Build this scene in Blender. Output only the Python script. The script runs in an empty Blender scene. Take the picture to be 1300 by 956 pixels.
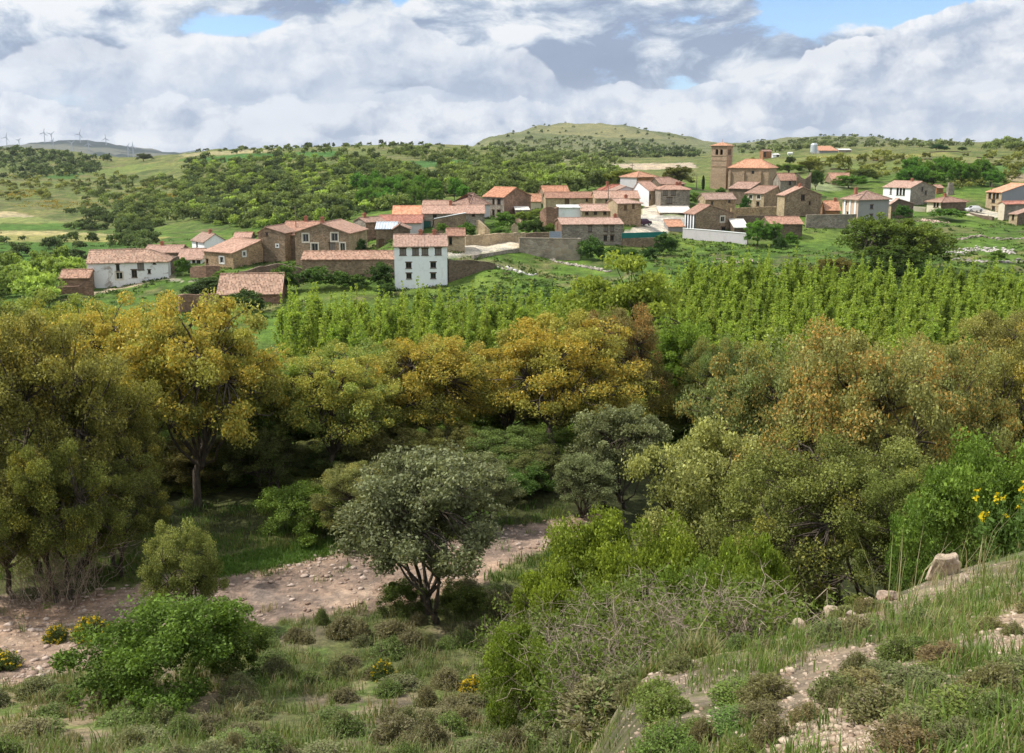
import bpy, bmesh, math, random
import numpy as np
from mathutils import Vector, Matrix
R = math.radians
SC = bpy.context.scene
COL = SC.collection
random.seed(7)
RNG = np.random.default_rng(11)

# ------------------------------------------------------------------ camera numbers (eye at the origin, looking along +Y)
F, PITCH, CX, CY = 1276.0, R(10.8), 650.0, 433.0
cp, sp = math.cos(PITCH), math.sin(PITCH)

def kk(px, py=300.0):                       # x / Y of a sight line
    v = (CY - py) / F
    return ((px - CX) / F) / (cp + v * sp)

def slope(py):                              # z / Y of a sight line
    v = (CY - py) / F
    return (-sp + v * cp) / (cp + v * sp)

def at(px, py, Y):
    return Vector((kk(px, py) * Y, Y, slope(py) * Y))

def project(x, y, z):                       # world -> photo pixel (numpy)
    d = y * cp - z * sp
    up = y * sp + z * cp
    return CX + F * x / d, CY - F * up / d

# ------------------------------------------------------------------ noise
def _hash(ix, iy, seed):
    h = (ix.astype(np.int64) * 374761393 + iy.astype(np.int64) * 668265263 + seed * 144665) & 0xffffffff
    h = ((h ^ (h >> 13)) * 1274126177) & 0xffffffff
    return ((h ^ (h >> 16)) & 0xffff) / 65535.0

def vnoise(x, y, seed=0):
    x = np.asarray(x, float); y = np.asarray(y, float)
    ix = np.floor(x); iy = np.floor(y)
    fx = x - ix; fy = y - iy
    fx = fx * fx * (3 - 2 * fx); fy = fy * fy * (3 - 2 * fy)
    a = _hash(ix, iy, seed); b = _hash(ix + 1, iy, seed)
    c = _hash(ix, iy + 1, seed); d = _hash(ix + 1, iy + 1, seed)
    return (a + (b - a) * fx) * (1 - fy) + (c + (d - c) * fx) * fy

def fbm(x, y, seed=0, octv=4):
    s = 0; a = .5; t = 0
    for i in range(octv):
        s = s + a * vnoise(x * 2 ** i + 17.3 * i, y * 2 ** i - 9.1 * i, seed + i); t += a; a *= .5
    return s / t

def sstep(a, b, x):
    t = np.clip((x - a) / (b - a), 0, 1)
    return t * t * (3 - 2 * t)

# ------------------------------------------------------------------ mesh helpers
def link(o, parent=None):
    COL.objects.link(o)
    if parent is not None:
        o.parent = parent
    return o

def mesh_np(name, V, Fq, mat=None, parent=None, col=None, smooth=False, uv=None):
    """V (n,3), Fq (m,3|4) -> one mesh object; col (n,3) point colours."""
    V = np.asarray(V, np.float32); Fq = np.asarray(Fq, np.int32)
    me = bpy.data.meshes.new(name)
    m, k = Fq.shape
    me.vertices.add(len(V)); me.vertices.foreach_set('co', V.ravel())
    me.loops.add(m * k); me.loops.foreach_set('vertex_index', Fq.ravel())
    me.polygons.add(m); me.polygons.foreach_set('loop_start', np.arange(0, m * k, k, dtype=np.int32))
    if smooth:
        me.polygons.foreach_set('use_smooth', np.ones(m, bool))
    if col is not None:
        a = me.color_attributes.new('col', 'FLOAT_COLOR', 'POINT')
        c4 = np.ones((len(V), 4), np.float32); c4[:, :3] = col
        a.data.foreach_set('color', c4.ravel())
    me.update(calc_edges=True)
    if mat: me.materials.append(mat)
    o = bpy.data.objects.new(name, me)
    return link(o, parent)

class MB:
    """collects polygons, builds ONE mesh object"""
    def __init__(s): s.v = []; s.f = []; s.uv = []
    def poly(s, pts, uv=None):
        n = len(s.v); s.v += [tuple(p) for p in pts]; s.f.append(tuple(range(n, n + len(pts))))
        s.uv.append(uv or [(p[0], p[2]) for p in pts])
    def box(s, x0, x1, y0, y1, z0, z1):
        P = [(x0, y0, z0), (x1, y0, z0), (x1, y1, z0), (x0, y1, z0), (x0, y0, z1), (x1, y0, z1), (x1, y1, z1), (x0, y1, z1)]
        for q in ((3, 2, 1, 0), (4, 5, 6, 7), (0, 1, 5, 4), (1, 2, 6, 5), (2, 3, 7, 6), (3, 0, 4, 7)):
            s.poly([P[i] for i in q])
    def cyl(s, p0, p1, r0, r1, n=8, cap=True):
        p0 = Vector(p0); p1 = Vector(p1); d = (p1 - p0).normalized()
        a = d.orthogonal().normalized(); b = d.cross(a)
        A = []; B = []
        for i in range(n):
            t = 2 * math.pi * i / n; e = a * math.cos(t) + b * math.sin(t)
            A.append(p0 + e * r0); B.append(p1 + e * r1)
        for i in range(n):
            j = (i + 1) % n; s.poly([A[i], A[j], B[j], B[i]])
        if cap:
            s.poly(B); s.poly(A[::-1])
    def build(s, name, mat, parent=None, smooth=False):
        me = bpy.data.meshes.new(name); me.from_pydata(s.v, [], s.f)
        u = me.uv_layers.new(name='UVMap')
        flat = [c for poly in s.uv for c in poly]
        u.data.foreach_set('uv', np.array(flat, np.float32).ravel())
        me.materials.append(mat)
        if smooth:
            for p in me.polygons: p.use_smooth = True
        o = bpy.data.objects.new(name, me)
        return link(o, parent)

def tag(o, label=None, cat=None, group=None, kind=None):
    if label: o['label'] = label
    if cat: o['category'] = cat
    if group: o['group'] = group
    if kind: o['kind'] = kind
    return o

def empty(name, loc, rz=0.0):
    o = bpy.data.objects.new(name, None); link(o)
    o.location = loc; o.rotation_euler = (0, 0, rz); o.empty_display_size = .5
    return o

# ------------------------------------------------------------------ node helpers
class NT:
    def __init__(s, tree): s.t = tree; s.n = tree.nodes; s.l = tree.links
    def new(s, typ, **kw):
        nd = s.n.new(typ)
        for k, v in kw.items(): setattr(nd, k, v)
        return nd
    def put(s, sock, v):
        if isinstance(v, bpy.types.NodeSocket): s.l.new(v, sock)
        elif v is not None:
            if sock.type == 'RGBA' and len(v) == 3: v = (*v, 1)
            sock.default_value = v
    def math(s, op, a, b=None, c=None, clamp=False):
        nd = s.new('ShaderNodeMath', operation=op, use_clamp=clamp)
        s.put(nd.inputs[0], a)
        if b is not None: s.put(nd.inputs[1], b)
        if c is not None: s.put(nd.inputs[2], c)
        return nd.outputs[0]
    def vmath(s, op, a, b=None):
        nd = s.new('ShaderNodeVectorMath', operation=op); s.put(nd.inputs[0], a)
        if b is not None: s.put(nd.inputs[1], b)
        return nd.outputs[0]
    def mix(s, f, a, b, blend='MIX'):
        nd = s.new('ShaderNodeMix', data_type='RGBA', blend_type=blend)
        s.put(nd.inputs[0], f); s.put(nd.inputs[6], a); s.put(nd.inputs[7], b)
        return nd.outputs[2]
    def noise(s, vec, scale, detail=4, rough=.55, dist=0.0, out=0):
        nd = s.new('ShaderNodeTexNoise'); s.put(nd.inputs['Vector'], vec)
        nd.inputs['Scale'].default_value = scale; nd.inputs['Detail'].default_value = detail
        nd.inputs['Roughness'].default_value = rough; nd.inputs['Distortion'].default_value = dist
        return nd.outputs[out]
    def voro(s, vec, scale, feature='F1', out='Distance', rnd=1.0):
        nd = s.new('ShaderNodeTexVoronoi', feature=feature); s.put(nd.inputs['Vector'], vec)
        nd.inputs['Scale'].default_value = scale; nd.inputs['Randomness'].default_value = rnd
        return nd.outputs[out]
    def ramp(s, v, a, b, lo=0.0, hi=1.0):
        nd = s.new('ShaderNodeMapRange', interpolation_type='SMOOTHSTEP'); s.put(nd.inputs['Value'], v)
        for i, q in zip((1, 2, 3, 4), (a, b, lo, hi)): nd.inputs[i].default_value = q
        return nd.outputs[0]
    def bump(s, h, strength=.5, dist=.05):
        nd = s.new('ShaderNodeBump'); nd.inputs['Strength'].default_value = strength
        nd.inputs['Distance'].default_value = dist; s.put(nd.inputs['Height'], h)
        return nd.outputs[0]

def material(name):
    m = bpy.data.materials.new(name); m.use_nodes = True
    t = NT(m.node_tree); b = t.n['Principled BSDF']
    b.inputs['Roughness'].default_value = .9
    b.inputs['Specular IOR Level'].default_value = .2
    return m, t, b

MATS = {}
def simple(name, col, rough=.8, spec=.2, var=.12, scale=6.0, metal=0.0):
    if name in MATS: return MATS[name]
    m, t, b = material(name)
    co = t.new('ShaderNodeTexCoord').outputs['Object']
    n = t.noise(co, scale, 5)
    c = t.mix(t.ramp(n, .3, .7), [x * (1 - var) for x in col], [min(1, x * (1 + var)) for x in col])
    t.put(b.inputs['Base Color'], c)
    b.inputs['Roughness'].default_value = rough; b.inputs['Specular IOR Level'].default_value = spec
    b.inputs['Metallic'].default_value = metal
    MATS[name] = m
    return m

def stone_mat(name, col, scale=3.2, contrast=.45, stain=.55, mortar=.15):
    m, t, b = material(name)
    co = t.new('ShaderNodeTexCoord').outputs['Object']
    rnd = t.new('ShaderNodeObjectInfo').outputs['Random']
    off = t.new('ShaderNodeCombineXYZ'); t.put(off.inputs[0], t.math('MULTIPLY', rnd, 37.0)); t.put(off.inputs[1], t.math('MULTIPLY', rnd, 91.0))
    v = t.vmath('ADD', co, off.outputs[0])
    sq = t.vmath('MULTIPLY', v, (1, 1, 1.7))
    dv = t.vmath('ADD', sq, t.vmath('SCALE', t.noise(v, 2.0, 2, out=1), None))
    sc_ = dv.node.inputs[1].links[0].from_node; sc_.inputs[3].default_value = .18
    cell = t.voro(dv, scale, out='Color')
    sep = t.new('ShaderNodeSeparateColor'); t.put(sep.inputs[0], cell)
    edge = t.voro(dv, scale, feature='DISTANCE_TO_EDGE')
    dark = [x * (1 - contrast) for x in col]; lite = [min(.85, x * (1 + contrast)) for x in col]
    c = t.mix(sep.outputs[0], dark, lite)
    c = t.mix(t.math('MULTIPLY', sep.outputs[1], .35), c, (col[0] * 1.1, col[1] * .82, col[2] * .62))
    c = t.mix(t.math('MULTIPLY', t.ramp(edge, .09, .02), mortar + .35), c, [min(.7, x * (1.0 + mortar)) for x in col])
    big = t.noise(v, .38, 6, .62)
    c = t.mix(t.ramp(big, .42, .68, 0, stain), c, [x * .42 for x in col])
    wash = t.noise(v, .8, 4, .6, dist=.6)
    c = t.mix(t.ramp(wash, .52, .72, 0, .55), c, [min(.8, x * 1.5) for x in col])
    t.put(b.inputs['Base Color'], c)
    t.put(b.inputs['Normal'], t.bump(t.math('ADD', t.ramp(edge, 0, .15), t.noise(v, 14, 3)), .6, .06))
    MATS[name] = m
    return m

def plaster_mat(name, col, stain_col, amount=.5, scale=.6):
    m, t, b = material(name)
    co = t.new('ShaderNodeTexCoord').outputs['Object']
    rnd = t.new('ShaderNodeObjectInfo').outputs['Random']
    off = t.new('ShaderNodeCombineXYZ'); t.put(off.inputs[0], t.math('MULTIPLY', rnd, 57.0))
    v = t.vmath('ADD', co, off.outputs[0])
    n1 = t.noise(v, scale, 7, .65, dist=.5); n2 = t.noise(t.vmath('MULTIPLY', v, (1, 1, .18)), 1.8, 5, .6)
    c = t.mix(t.ramp(n1, .54, .66, 0, amount), col, stain_col)
    c = t.mix(t.ramp(n2, .5, .8, 0, .45 * amount + .12), c, [x * .62 for x in col])
    c = t.mix(t.ramp(t.noise(v, 5, 4), .6, .72, 0, amount * .8), c, stain_col)
    t.put(b.inputs['Base Color'], c)
    t.put(b.inputs['Normal'], t.bump(t.noise(v, 9, 5), .25, .03))
    MATS[name] = m
    return m

def tile_mat(name, col, var=.5, u=.26, v=.42, moss=.2, rough=.85):
    m, t, b = material(name)
    uv = t.new('ShaderNodeUVMap').outputs[0]
    rnd = t.new('ShaderNodeObjectInfo').outputs['Random']
    sx = t.new('ShaderNodeSeparateXYZ'); t.put(sx.inputs[0], uv)
    fu = t.math('FLOOR', t.math('DIVIDE', sx.outputs[0], u)); fv = t.math('FLOOR', t.math('DIVIDE', sx.outputs[1], v))
    cb = t.new('ShaderNodeCombineXYZ'); t.put(cb.inputs[0], fu); t.put(cb.inputs[1], fv); t.put(cb.inputs[2], t.math('MULTIPLY', rnd, 50.0))
    wn = t.new('ShaderNodeTexWhiteNoise', noise_dimensions='3D'); t.put(wn.inputs[0], cb.outputs[0])
    s2 = t.new('ShaderNodeSeparateColor'); t.put(s2.inputs[0], wn.outputs[1])
    lo = [x * (1 - var) for x in col]; hi = [min(.8, x * (1 + var * .8) + .05 * var) for x in col]
    c = t.mix(s2.outputs[0], lo, hi)
    c = t.mix(t.math('MULTIPLY', t.ramp(s2.outputs[1], .72, .9), var * .6), c, (col[0] * 1.15, col[1] * 1.5, col[2] * 1.75))
    off = t.vmath('ADD', uv, cb.outputs[0]); off.node.inputs[1].links  # keep node
    big = t.noise(uv, .45, 6, .65, dist=.3)
    c = t.mix(t.ramp(big, .48, .72, 0, moss), c, (col[0] * .42, col[1] * .55, col[2] * .5))
    lightn = t.noise(uv, .9, 5, .6)
    c = t.mix(t.ramp(lightn, .52, .75, 0, .3), c, (min(.75, col[0] * 1.25), min(.7, col[1] * 1.5), min(.65, col[2] * 1.7)))
    tone = t.ramp(t.math('FRACT', t.math('MULTIPLY', rnd, 7.31)), 0, 1, .80, 1.14); tv = t.new('ShaderNodeCombineXYZ'); t.put(tv.inputs[0], tone); t.put(tv.inputs[1], t.math('MULTIPLY', tone, t.ramp(rnd, 0, 1, .95, 1.08))); t.put(tv.inputs[2], t.math('MULTIPLY', tone, t.ramp(rnd, 0, 1, .92, 1.12)))
    c = t.mix(1.0, c, tv.outputs[0], 'MULTIPLY')
    t.put(b.inputs['Base Color'], c)
    wave = t.math('SINE', t.math('MULTIPLY', sx.outputs[0], 2 * math.pi / u))
    lap = t.math('FRACT', t.math('DIVIDE', sx.outputs[1], v))
    t.put(b.inputs['Normal'], t.bump(t.math('ADD', wave, t.math('MULTIPLY', lap, .6)), .7, .06))
    b.inputs['Roughness'].default_value = rough
    MATS[name] = m
    return m

def leaf_mat(name, transl=.35, rough=.5, spec=.25):
    m, t, b = material(name)
    at_ = t.new('ShaderNodeAttribute', attribute_name='col').outputs['Color']
    oi = t.new('ShaderNodeObjectInfo')
    c = t.mix(1.0, at_, oi.outputs['Color'], 'MULTIPLY')
    t.put(b.inputs['Base Color'], c)
    b.inputs['Roughness'].default_value = rough; b.inputs['Specular IOR Level'].default_value = spec
    tr = t.new('ShaderNodeBsdfTranslucent')
    t.put(tr.inputs['Color'], t.mix(1.0, c, (1.25, 1.2, .75), 'MULTIPLY'))
    mx = t.new('ShaderNodeMixShader'); mx.inputs[0].default_value = transl
    t.l.new(b.outputs[0], mx.inputs[1]); t.l.new(tr.outputs[0], mx.inputs[2])
    t.l.new(mx.outputs[0], t.n['Material Output'].inputs['Surface'])
    MATS[name] = m
    return m

def bark_mat(name, col):
    m, t, b = material(name)
    co = t.new('ShaderNodeTexCoord').outputs['Object']
    n = t.noise(t.vmath('MULTIPLY', co, (6, 6, 1.5)), 2.0, 6, .65)
    c = t.mix(t.ramp(n, .3, .7), [x * .55 for x in col], [x * 1.5 for x in col])
    t.put(b.inputs['Base Color'], c); t.put(b.inputs['Normal'], t.bump(n, .8, .05))
    MATS[name] = m
    return m

stone_mat('stone', (.275, .205, .14)); stone_mat('stone_dark', (.17, .13, .095)); stone_mat('stone_grey', (.30, .265, .22))
stone_mat('stone_warm', (.37, .265, .165)); stone_mat('stone_ashlar', (.37, .275, .19), scale=2.2, contrast=.22, stain=.3, mortar=.05)
stone_mat('stone_cream', (.46, .37, .24), contrast=.3); stone_mat('brick', (.36, .19, .10), scale=5, contrast=.3)
stone_mat('stone_red', (.27, .17, .12))
plaster_mat('whitewash', (.76, .75, .73), (.33, .275, .23), .9, .55)
plaster_mat('white', (.86, .87, .88), (.62, .60, .57), .45, .7)
plaster_mat('cream', (.66, .58, .44), (.42, .34, .25), .5)
plaster_mat('grey', (.29, .28, .27), (.22, .21, .20), .4)
plaster_mat('bluegrey', (.25, .25, .27), (.20, .20, .21), .3)
stone_mat('concrete', (.36, .31, .245), scale=1.1, contrast=.22, stain=.75, mortar=.05)
plaster_mat('lilac', (.52, .49, .50), (.38, .36, .36), .4)
plaster_mat('salmon', (.58, .42, .30), (.40, .28, .20), .4)
tile_mat('tile', (.41, .228, .155), .32, u=.22, v=.36, moss=.4); tile_mat('tile_old', (.36, .205, .135), .44, u=.22, v=.36, moss=.4)
tile_mat('tile_pink', (.43, .262, .192), .3, u=.22, v=.36, moss=.3); tile_mat('tile_orange', (.58, .275, .16), .3, moss=.08)
tile_mat('tile_red', (.46, .185, .125), .28, moss=.12); tile_mat('tile_brown', (.36, .20, .14), .4, moss=.3)
tile_mat('sheet_grey', (.42, .43, .44), .1, u=.5, v=3.0, moss=.15, rough=.5)
tile_mat('sheet_pale', (.62, .60, .55), .12, u=.5, v=3.0, moss=.12)
simple('pane', (.018, .02, .022), .12, .5, .2); simple('dark_hole', (.012, .011, .01), .9, .1)
simple('frame_wood', (.10, .065, .04)); simple('frame_white', (.72, .72, .70)); simple('frame_stone', (.62, .56, .47))
simple('shutter', (.20, .175, .15)); simple('door_wood', (.14, .09, .055)); simple('door_green', (.03, .13, .10))
simple('chimney_brick', (.34, .14, .09), var=.3, scale=9); simple('chimney_stone', (.36, .30, .24), var=.3)
simple('metal', (.5, .52, .54), .35, .5, .1, metal=.7); simple('turbine_white', (.40, .43, .47), .5)
simple('net_green', (.02, .16, .14), .8); simple('wood_pole', (.20, .16, .12))
for nm, tr, ro in (('leaf', .36, .55), ('leaf_glossy', .3, .5), ('leaf_soft', .5, .6)): leaf_mat(nm, tr, ro, .15)
bark_mat('bark', (.075, .06, .045)); bark_mat('bark_pale', (.26, .23, .19)); bark_mat('twig_grey', (.31, .25, .185))
# ------------------------------------------------------------------ HOUSES (survey table; photo columns/rows of corners with a depth in metres)
# key: c corner column, l left end (or d = depth in m), r right end, base/eave/ridge rows, Y depth, th yaw in degrees,
# roof 'x' ridge along the right face, 'y' ridge along the left face; rf ridge position; hl/hr hip runs (m)
H = []
def house(name, label, c, l, r, base, eave, ridge, Y, th, roof='x', rf=.5, hl=0, hr=0, wall='stone', lwall=None, tile='tile',
          wins=(), chim=(), d=None, cat='house', group=None, pil=None, ov=.3):
    H.append(dict(name=name, label=label, c=c, l=l, r=r, base=base, eave=eave, ridge=ridge, Y=Y, th=R(th), roof=roof, rf=rf, hl=hl, hr=hr,
                  wall=wall, lwall=lwall, tile=tile, wins=wins, chim=chim, d=d, cat=cat, group=group, pil=pil, ov=ov))
D_, W_, S_, O_, G_, T_ = 'dark', 'white', 'shutter', 'door', 'green', 'stonewin'
G1 = 'stone houses of the village'
# --- lower left
house('whitewashed_barn', 'long whitewashed barn with peeling stains at the left end of the village', 113, None, 213, 366, 333, 316.5, 170, 12, hr=3.6, wall='whitewash', tile='tile_old', d=7,
      wins=[('R', 149.5, 340, .6, 1.1, D_), ('R', 151.5, 350, 1.1, 1.2, T_), ('R', 170.5, 347.5, .9, 1.3, D_), ('R', 178.5, 336.5, 1.1, 1.4, S_), ('R', 189.5, 345, .5, .6, D_), ('R', 196, 333.8, .5, .4, D_)], cat='barn')
house('ruined_shed', 'small brown ruined shed with sagging old tiles beside the whitewashed barn', 77, None, 113, 368, 352, 342, 166.5, 8, wall='stone_red', tile='tile_old', d=4.5, cat='shed')
house('stone_house', 'dark walled house with long pale roof behind the whitewashed barn', 183, None, 228, 334, 320, 311, 192, 3, wall='stone_dark', tile='tile_pink', d=7, group=G1, chim=[(206, 314)])
house('white_cottage', 'tiny white cottage with pale pink roof between the barn and the brown stone house', 226, None, 256, 338, 328.5, 315.5, 186, 4, wall='white', tile='tile_pink', d=7, wins=[('R', 246, 333, .6, .9, D_), ('R', 252, 332.5, .7, 1.1, D_)], cat='cottage')
house('white_house', 'white gabled house with grey shaded side wall and chimney behind the brown stone house', 260, 243.5, 287, 322, 306.5, 296, 200, 40, roof='y', wall='white', tile='tile_pink', wins=[('L', 250, 311, .8, 1, D_)], chim=[(266, 297)])
house('brown_stone_house', 'brown stone house with wide pale tiled roof and a small balcony window', 296.5, 259, 334, 342, 320.5, 304, 178, 58, roof='y', rf=.93, wall='stone_warm', lwall='stone_warm', tile='tile', group=G1,
      wins=[('L', 281.5, 330, 1.0, 1.1, W_), ('L', 263, 332, .6, .8, D_), ('R', 310, 319, .6, .8, W_)])
house('stone_shed', 'low shed with pale roof peeping out behind the brown stone house', 297, None, 318, 310, 301, 295, 204, 5, wall='stone_dark', tile='tile_pink', d=5, cat='shed')
house('gabled_stone_house', 'tall plain brown stone gable house left of the two windowed gables', 329, None, 361, 331, 294.5, 286.5, 185, -14, roof='y', rf=.3, d=10, wall='stone', tile='tile', group=G1,
      wins=[('R', 338.5, 293, .5, .6, D_), ('R', 352, 312, .4, .4, W_)])
house('stone_house', 'recessed house with a broad pale roof joining the plain gable to the windowed manor', 356, None, 404, 330, 297.5, 281, 186, 2, rf=.93, d=8, wall='stone_dark', tile='tile', group=G1, chim=[(388, 275)])  # dark stone on the recessed wall paints the shadow it lies in
house('manor_house', 'large stone house with paired gables and white framed windows', 443.5, 374, 466, 326, 295.5, 280.5, 176, 80, roof='x', rf=.5, wall='stone_cream', lwall='stone', tile='tile', group=G1,
      wins=[('L', 388, 302, 1.1, 1.4, T_), ('L', 424.7, 301, 1.2, 1.4, T_), ('L', 399.6, 315, 1.2, 1.7, T_), ('L', 421.5, 314, 1.1, 1.6, S_), ('L', 435, 315, .9, 1.8, T_), ('L', 424, 292, .5, .6, D_)], chim=[(419, 273)])
house('long_barn', 'long low brown stone barn with orange roof left of the tall white building', 384.5, None, 500, 357, 328.5, 318.5, 157, 3, wall='stone', tile='tile_old', d=6, wins=[('R', 458, 352.5, 1.0, .9, D_), ('R', 426, 347.5, .5, .5, D_)], cat='barn')
house('front_barn', 'small barn under a big speckled roof, lowest building on the left', 277, None, 357, 388, 372.5, 347, 143, 7, wall='stone_red', tile='tile_old', d=8.5, cat='barn')
house('tall_white_building', 'tall plain white building with eight square windows and pink roof above the poplars', 501.5, None, 567.5, 369.5, 312, 297.5, 150, 5.5, wall='white', tile='tile_pink', d=8,
      wins=[('R', 511.5, 319.8, 1, 1, S_), ('R', 527.5, 319.8, 1, 1, S_), ('R', 539.5, 319.8, 1, 1, S_), ('R', 556.3, 319.4, 1, 1, S_), ('R', 518.8, 337, .85, .85, D_), ('R', 550, 336.5, .85, .85, D_), ('R', 519.2, 350.5, .8, .8, D_), ('R', 550, 350.2, .8, .8, D_)],
      chim=[(534, 295.5), (551.5, 295.5)])
# --- centre left
house('stone_house', 'grey walled house with pink roof behind the right end of the manor', 465, 449, 489, 306, 281.5, 275.5, 194, 40, wall='stone_red', lwall='stone_grey', tile='tile_pink', group=G1, chim=[(466, 272)])
house('workshop', 'brown stone workshop with grey sheet roof in front of the dark red roof', 478, None, 503, 320, 290, 282, 178, 4, rf=.95, wall='stone', tile='sheet_grey', d=5, cat='workshop', wins=[('R', 484, 309, .9, 1.6, O_)])
house('stone_shed', 'dark brown gabled shed tucked behind the tall white building', 499.5, None, 519.5, 304, 290, 282.5, 172, 4, roof='y', rf=.4, wall='stone_dark', tile='tile_brown', d=5, cat='shed')
house('farm_hall', 'long hall with dull red roof and pale side wall behind the manor house', 480, None, 535, 302, 282.5, 273, 197, 2, wall='lilac', tile='tile_red', d=9, cat='hall')
house('stone_house', 'house with salmon roof at the left end of the joined row above the red hall', 499, None, 536, 288, 272.7, 261.3, 210, 3, wall='stone_grey', tile='tile_orange', d=7, group=G1)
house('row_house', 'long joined row house with green door and pale coral roof', 536.8, None, 615, 291, 270.3, 260.3, 206, 3, wall='stone_grey', tile='tile_pink', d=7, group=G1,
      wins=[('R', 552, 274.5, .8, .9, D_), ('R', 551.5, 282.7, .6, .9, D_), ('R', 541.5, 286.5, 1.5, 1.9, G_), ('R', 601, 272.8, .6, .6, D_)], chim=[(572, 256)])
house('stone_house', 'house showing only its faded roof strip behind the joined row house', 537, None, 571, 272, 260, 254.5, 218, 3, wall='stone', tile='tile', d=8, group=G1)
house('hip_roofed_hall', 'broad hall with big two toned hip roof left of the orange roofed house', 597, 574, 622, 276, 259, 245.2, 222, 35, hl=3.5, hr=3.5, wall='lilac', tile='tile_brown', cat='hall')
house('stone_shed', 'small pale stone shed with pink roof right of the tall white building', 567.5, None, 590, 316, 298.5, 290, 163.5, 4, wall='stone_cream', tile='tile', d=5, cat='shed', wins=[('R', 572, 306, .5, 1.2, D_)])
house('two_storey_house', 'two storey stone house with vivid orange gable roof and four dark windows', 640, 613.5, 674, 281, 249.5, 237.8, 228, 50, roof='y', rf=.42, wall='stone_red', lwall='stone_grey', tile='tile_orange', group=G1,
      wins=[('L', 626.4, 256.4, .7, 1.2, D_), ('L', 633.4, 256.4, 1, 1.2, D_), ('L', 626.4, 270.2, .7, 1.2, D_), ('L', 633.4, 270.2, 1, 1.2, D_)])
house('stone_shed', 'low pale shed against the right wall of the orange gable house', 655, None, 672, 281, 266, 262.5, 227, 5, rf=.9, wall='stone_grey', tile='sheet_pale', d=4, cat='shed')
house('orange_shed', 'little orange roofed shed between the two orange roofed houses', 672.5, None, 687, 266, 255, 244.7, 246, 3, wall='cream', tile='tile_orange', d=5, cat='shed')
house('stone_house', 'house with bright orange roof and dark gable above the long beige house', 691, 684, 723, 260, 244.7, 235.8, 252, 14, wall='stone_dark', lwall='stone', tile='tile_orange', group=G1)
house('beige_house', 'long beige stone house with an arched doorway under a dull tiled roof', 693, None, 755, 266, 250.8, 243.8, 236, 3, wall='stone_cream', tile='tile', d=7, group=G1, wins=[('R', 719.8, 256.3, 1.1, 1.5, O_), ('R', 745, 254, .5, .6, D_)])
house('beige_house', 'long beige stone house continuing right of the arched doorway', 755.5, None, 812, 266, 251, 242.3, 232, 3, wall='stone_cream', tile='tile', d=7, group=G1, wins=[('R', 770, 256, .5, .7, D_)])
house('stone_house', 'grey gable house with pink right slope behind the beige houses', 779.5, None, 817, 258, 242.5, 236, 242, 3, roof='y', rf=.4, wall='lilac', tile='tile_pink', d=9, group=G1)
house('red_roofed_house', 'house under a wide deep red hip roof left of the white gable', 764, 759.5, 803, 252, 240.3, 230, 254, 10, hl=3, hr=3, wall='stone_dark', tile='tile_red', chim=[(771.5, 234)], group=G1)
house('orange_hip_house', 'topmost house with low orange hip roof and mauve wall behind the red roof', 808, 787.5, 834, 240, 224.3, 217.5, 270, 40, hl=4, hr=4, wall='brick', lwall='lilac', tile='tile_orange', group=G1)
house('stone_house', 'dark stone house with two stepped pink roofs left of the olive green tree', 838, 824, 869, 246, 233, 225, 258, 22, hr=3, wall='stone_dark', tile='tile_pink', group=G1)
house('white_gable_house', 'house with a tall bare white gable and pink roof beside the street', 823.5, 804, 838.5, 262, 241.3, 230, 238, 38, rf=.7, wall='stone_cream', lwall='white', tile='tile_pink', group=G1, wins=[('R', 836, 244.5, .7, 1.2, D_), ('R', 825.5, 250, .6, 1.2, O_)])
house('street_house', 'grey stone house with three windows and twin red chimneys above the street', 838.5, None, 876, 263, 240.3, 235, 231, 2, hl=2, hr=2, wall='stone_grey', tile='tile_pink', d=8, group=G1,
      wins=[('R', 844.8, 244.8, 1.1, 1.2, S_), ('R', 855, 244.8, 1.1, 1.2, S_), ('R', 850, 254.6, 1.3, 1.3, S_)], chim=[(859.5, 232.5), (863.5, 232.5)])
house('garage', 'low garage with white sheet roof along the street', 837.5, None, 877, 276, 269.3, 262, 221, 0, rf=.96, wall='stone_cream', tile='sheet_pale', d=4.5, cat='garage', wins=[('R', 865, 272.3, 1.4, 1.1, O_)])
house('white_block', 'plain flat white block beside the low pink roofed stable', 709, None, 737.5, 280, 263.2, 262.2, 208, 3, rf=.96, wall='white', tile='sheet_pale', d=4, cat='outbuilding')
house('stable', 'low stable with four small windows and pink roof right of the white block', 738, None, 783, 280, 267, 259.3, 207, 3, wall='stone_cream', tile='tile_pink', d=6, cat='stable', wins=[('R', 745, 270.8, .7, .6, D_), ('R', 756, 270.6, .7, .6, D_), ('R', 768, 270.5, .7, .6, D_), ('R', 780, 270.3, .7, .6, D_)])
house('corner_house', 'tan corner house with pale roof where the street bends past the dark car', 783.5, 771.5, 814, 286, 257.8, 251.8, 203, 14, hr=2.5, wall='stone_warm', lwall='stone_cream', tile='tile_pink', group=G1, wins=[('R', 794, 264, .6, 1.1, O_), ('R', 804, 262, .6, 1.1, O_)], chim=[(796, 250.5)])  # left wall in paler stone, painting the sunlight on that face
house('big_stone_house', 'big grey stone house with five arched windows above the meadow', 713, 704.5, 791, 316, 284.3, 276.3, 186, 6, wall='stone_grey', lwall='stone_red', tile='tile_pink', group=G1,
      wins=[('R', 749, 290.6, .75, 1.05, S_), ('R', 769, 290.4, .75, 1.05, S_), ('R', 777, 290.6, .75, 1.05, S_), ('R', 768.6, 302.3, .7, 1.0, D_), ('R', 777, 302.3, .7, 1.0, D_), ('L', 708, 287, .7, .9, D_)], chim=[(786, 277)])
house('orange_shed', 'grey shed with small orange roof just left of the pilastered barn', 848, None, 868.5, 297, 287, 279, 206, 3, rf=.9, wall='grey', tile='tile_orange', d=4.5, cat='shed')
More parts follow.
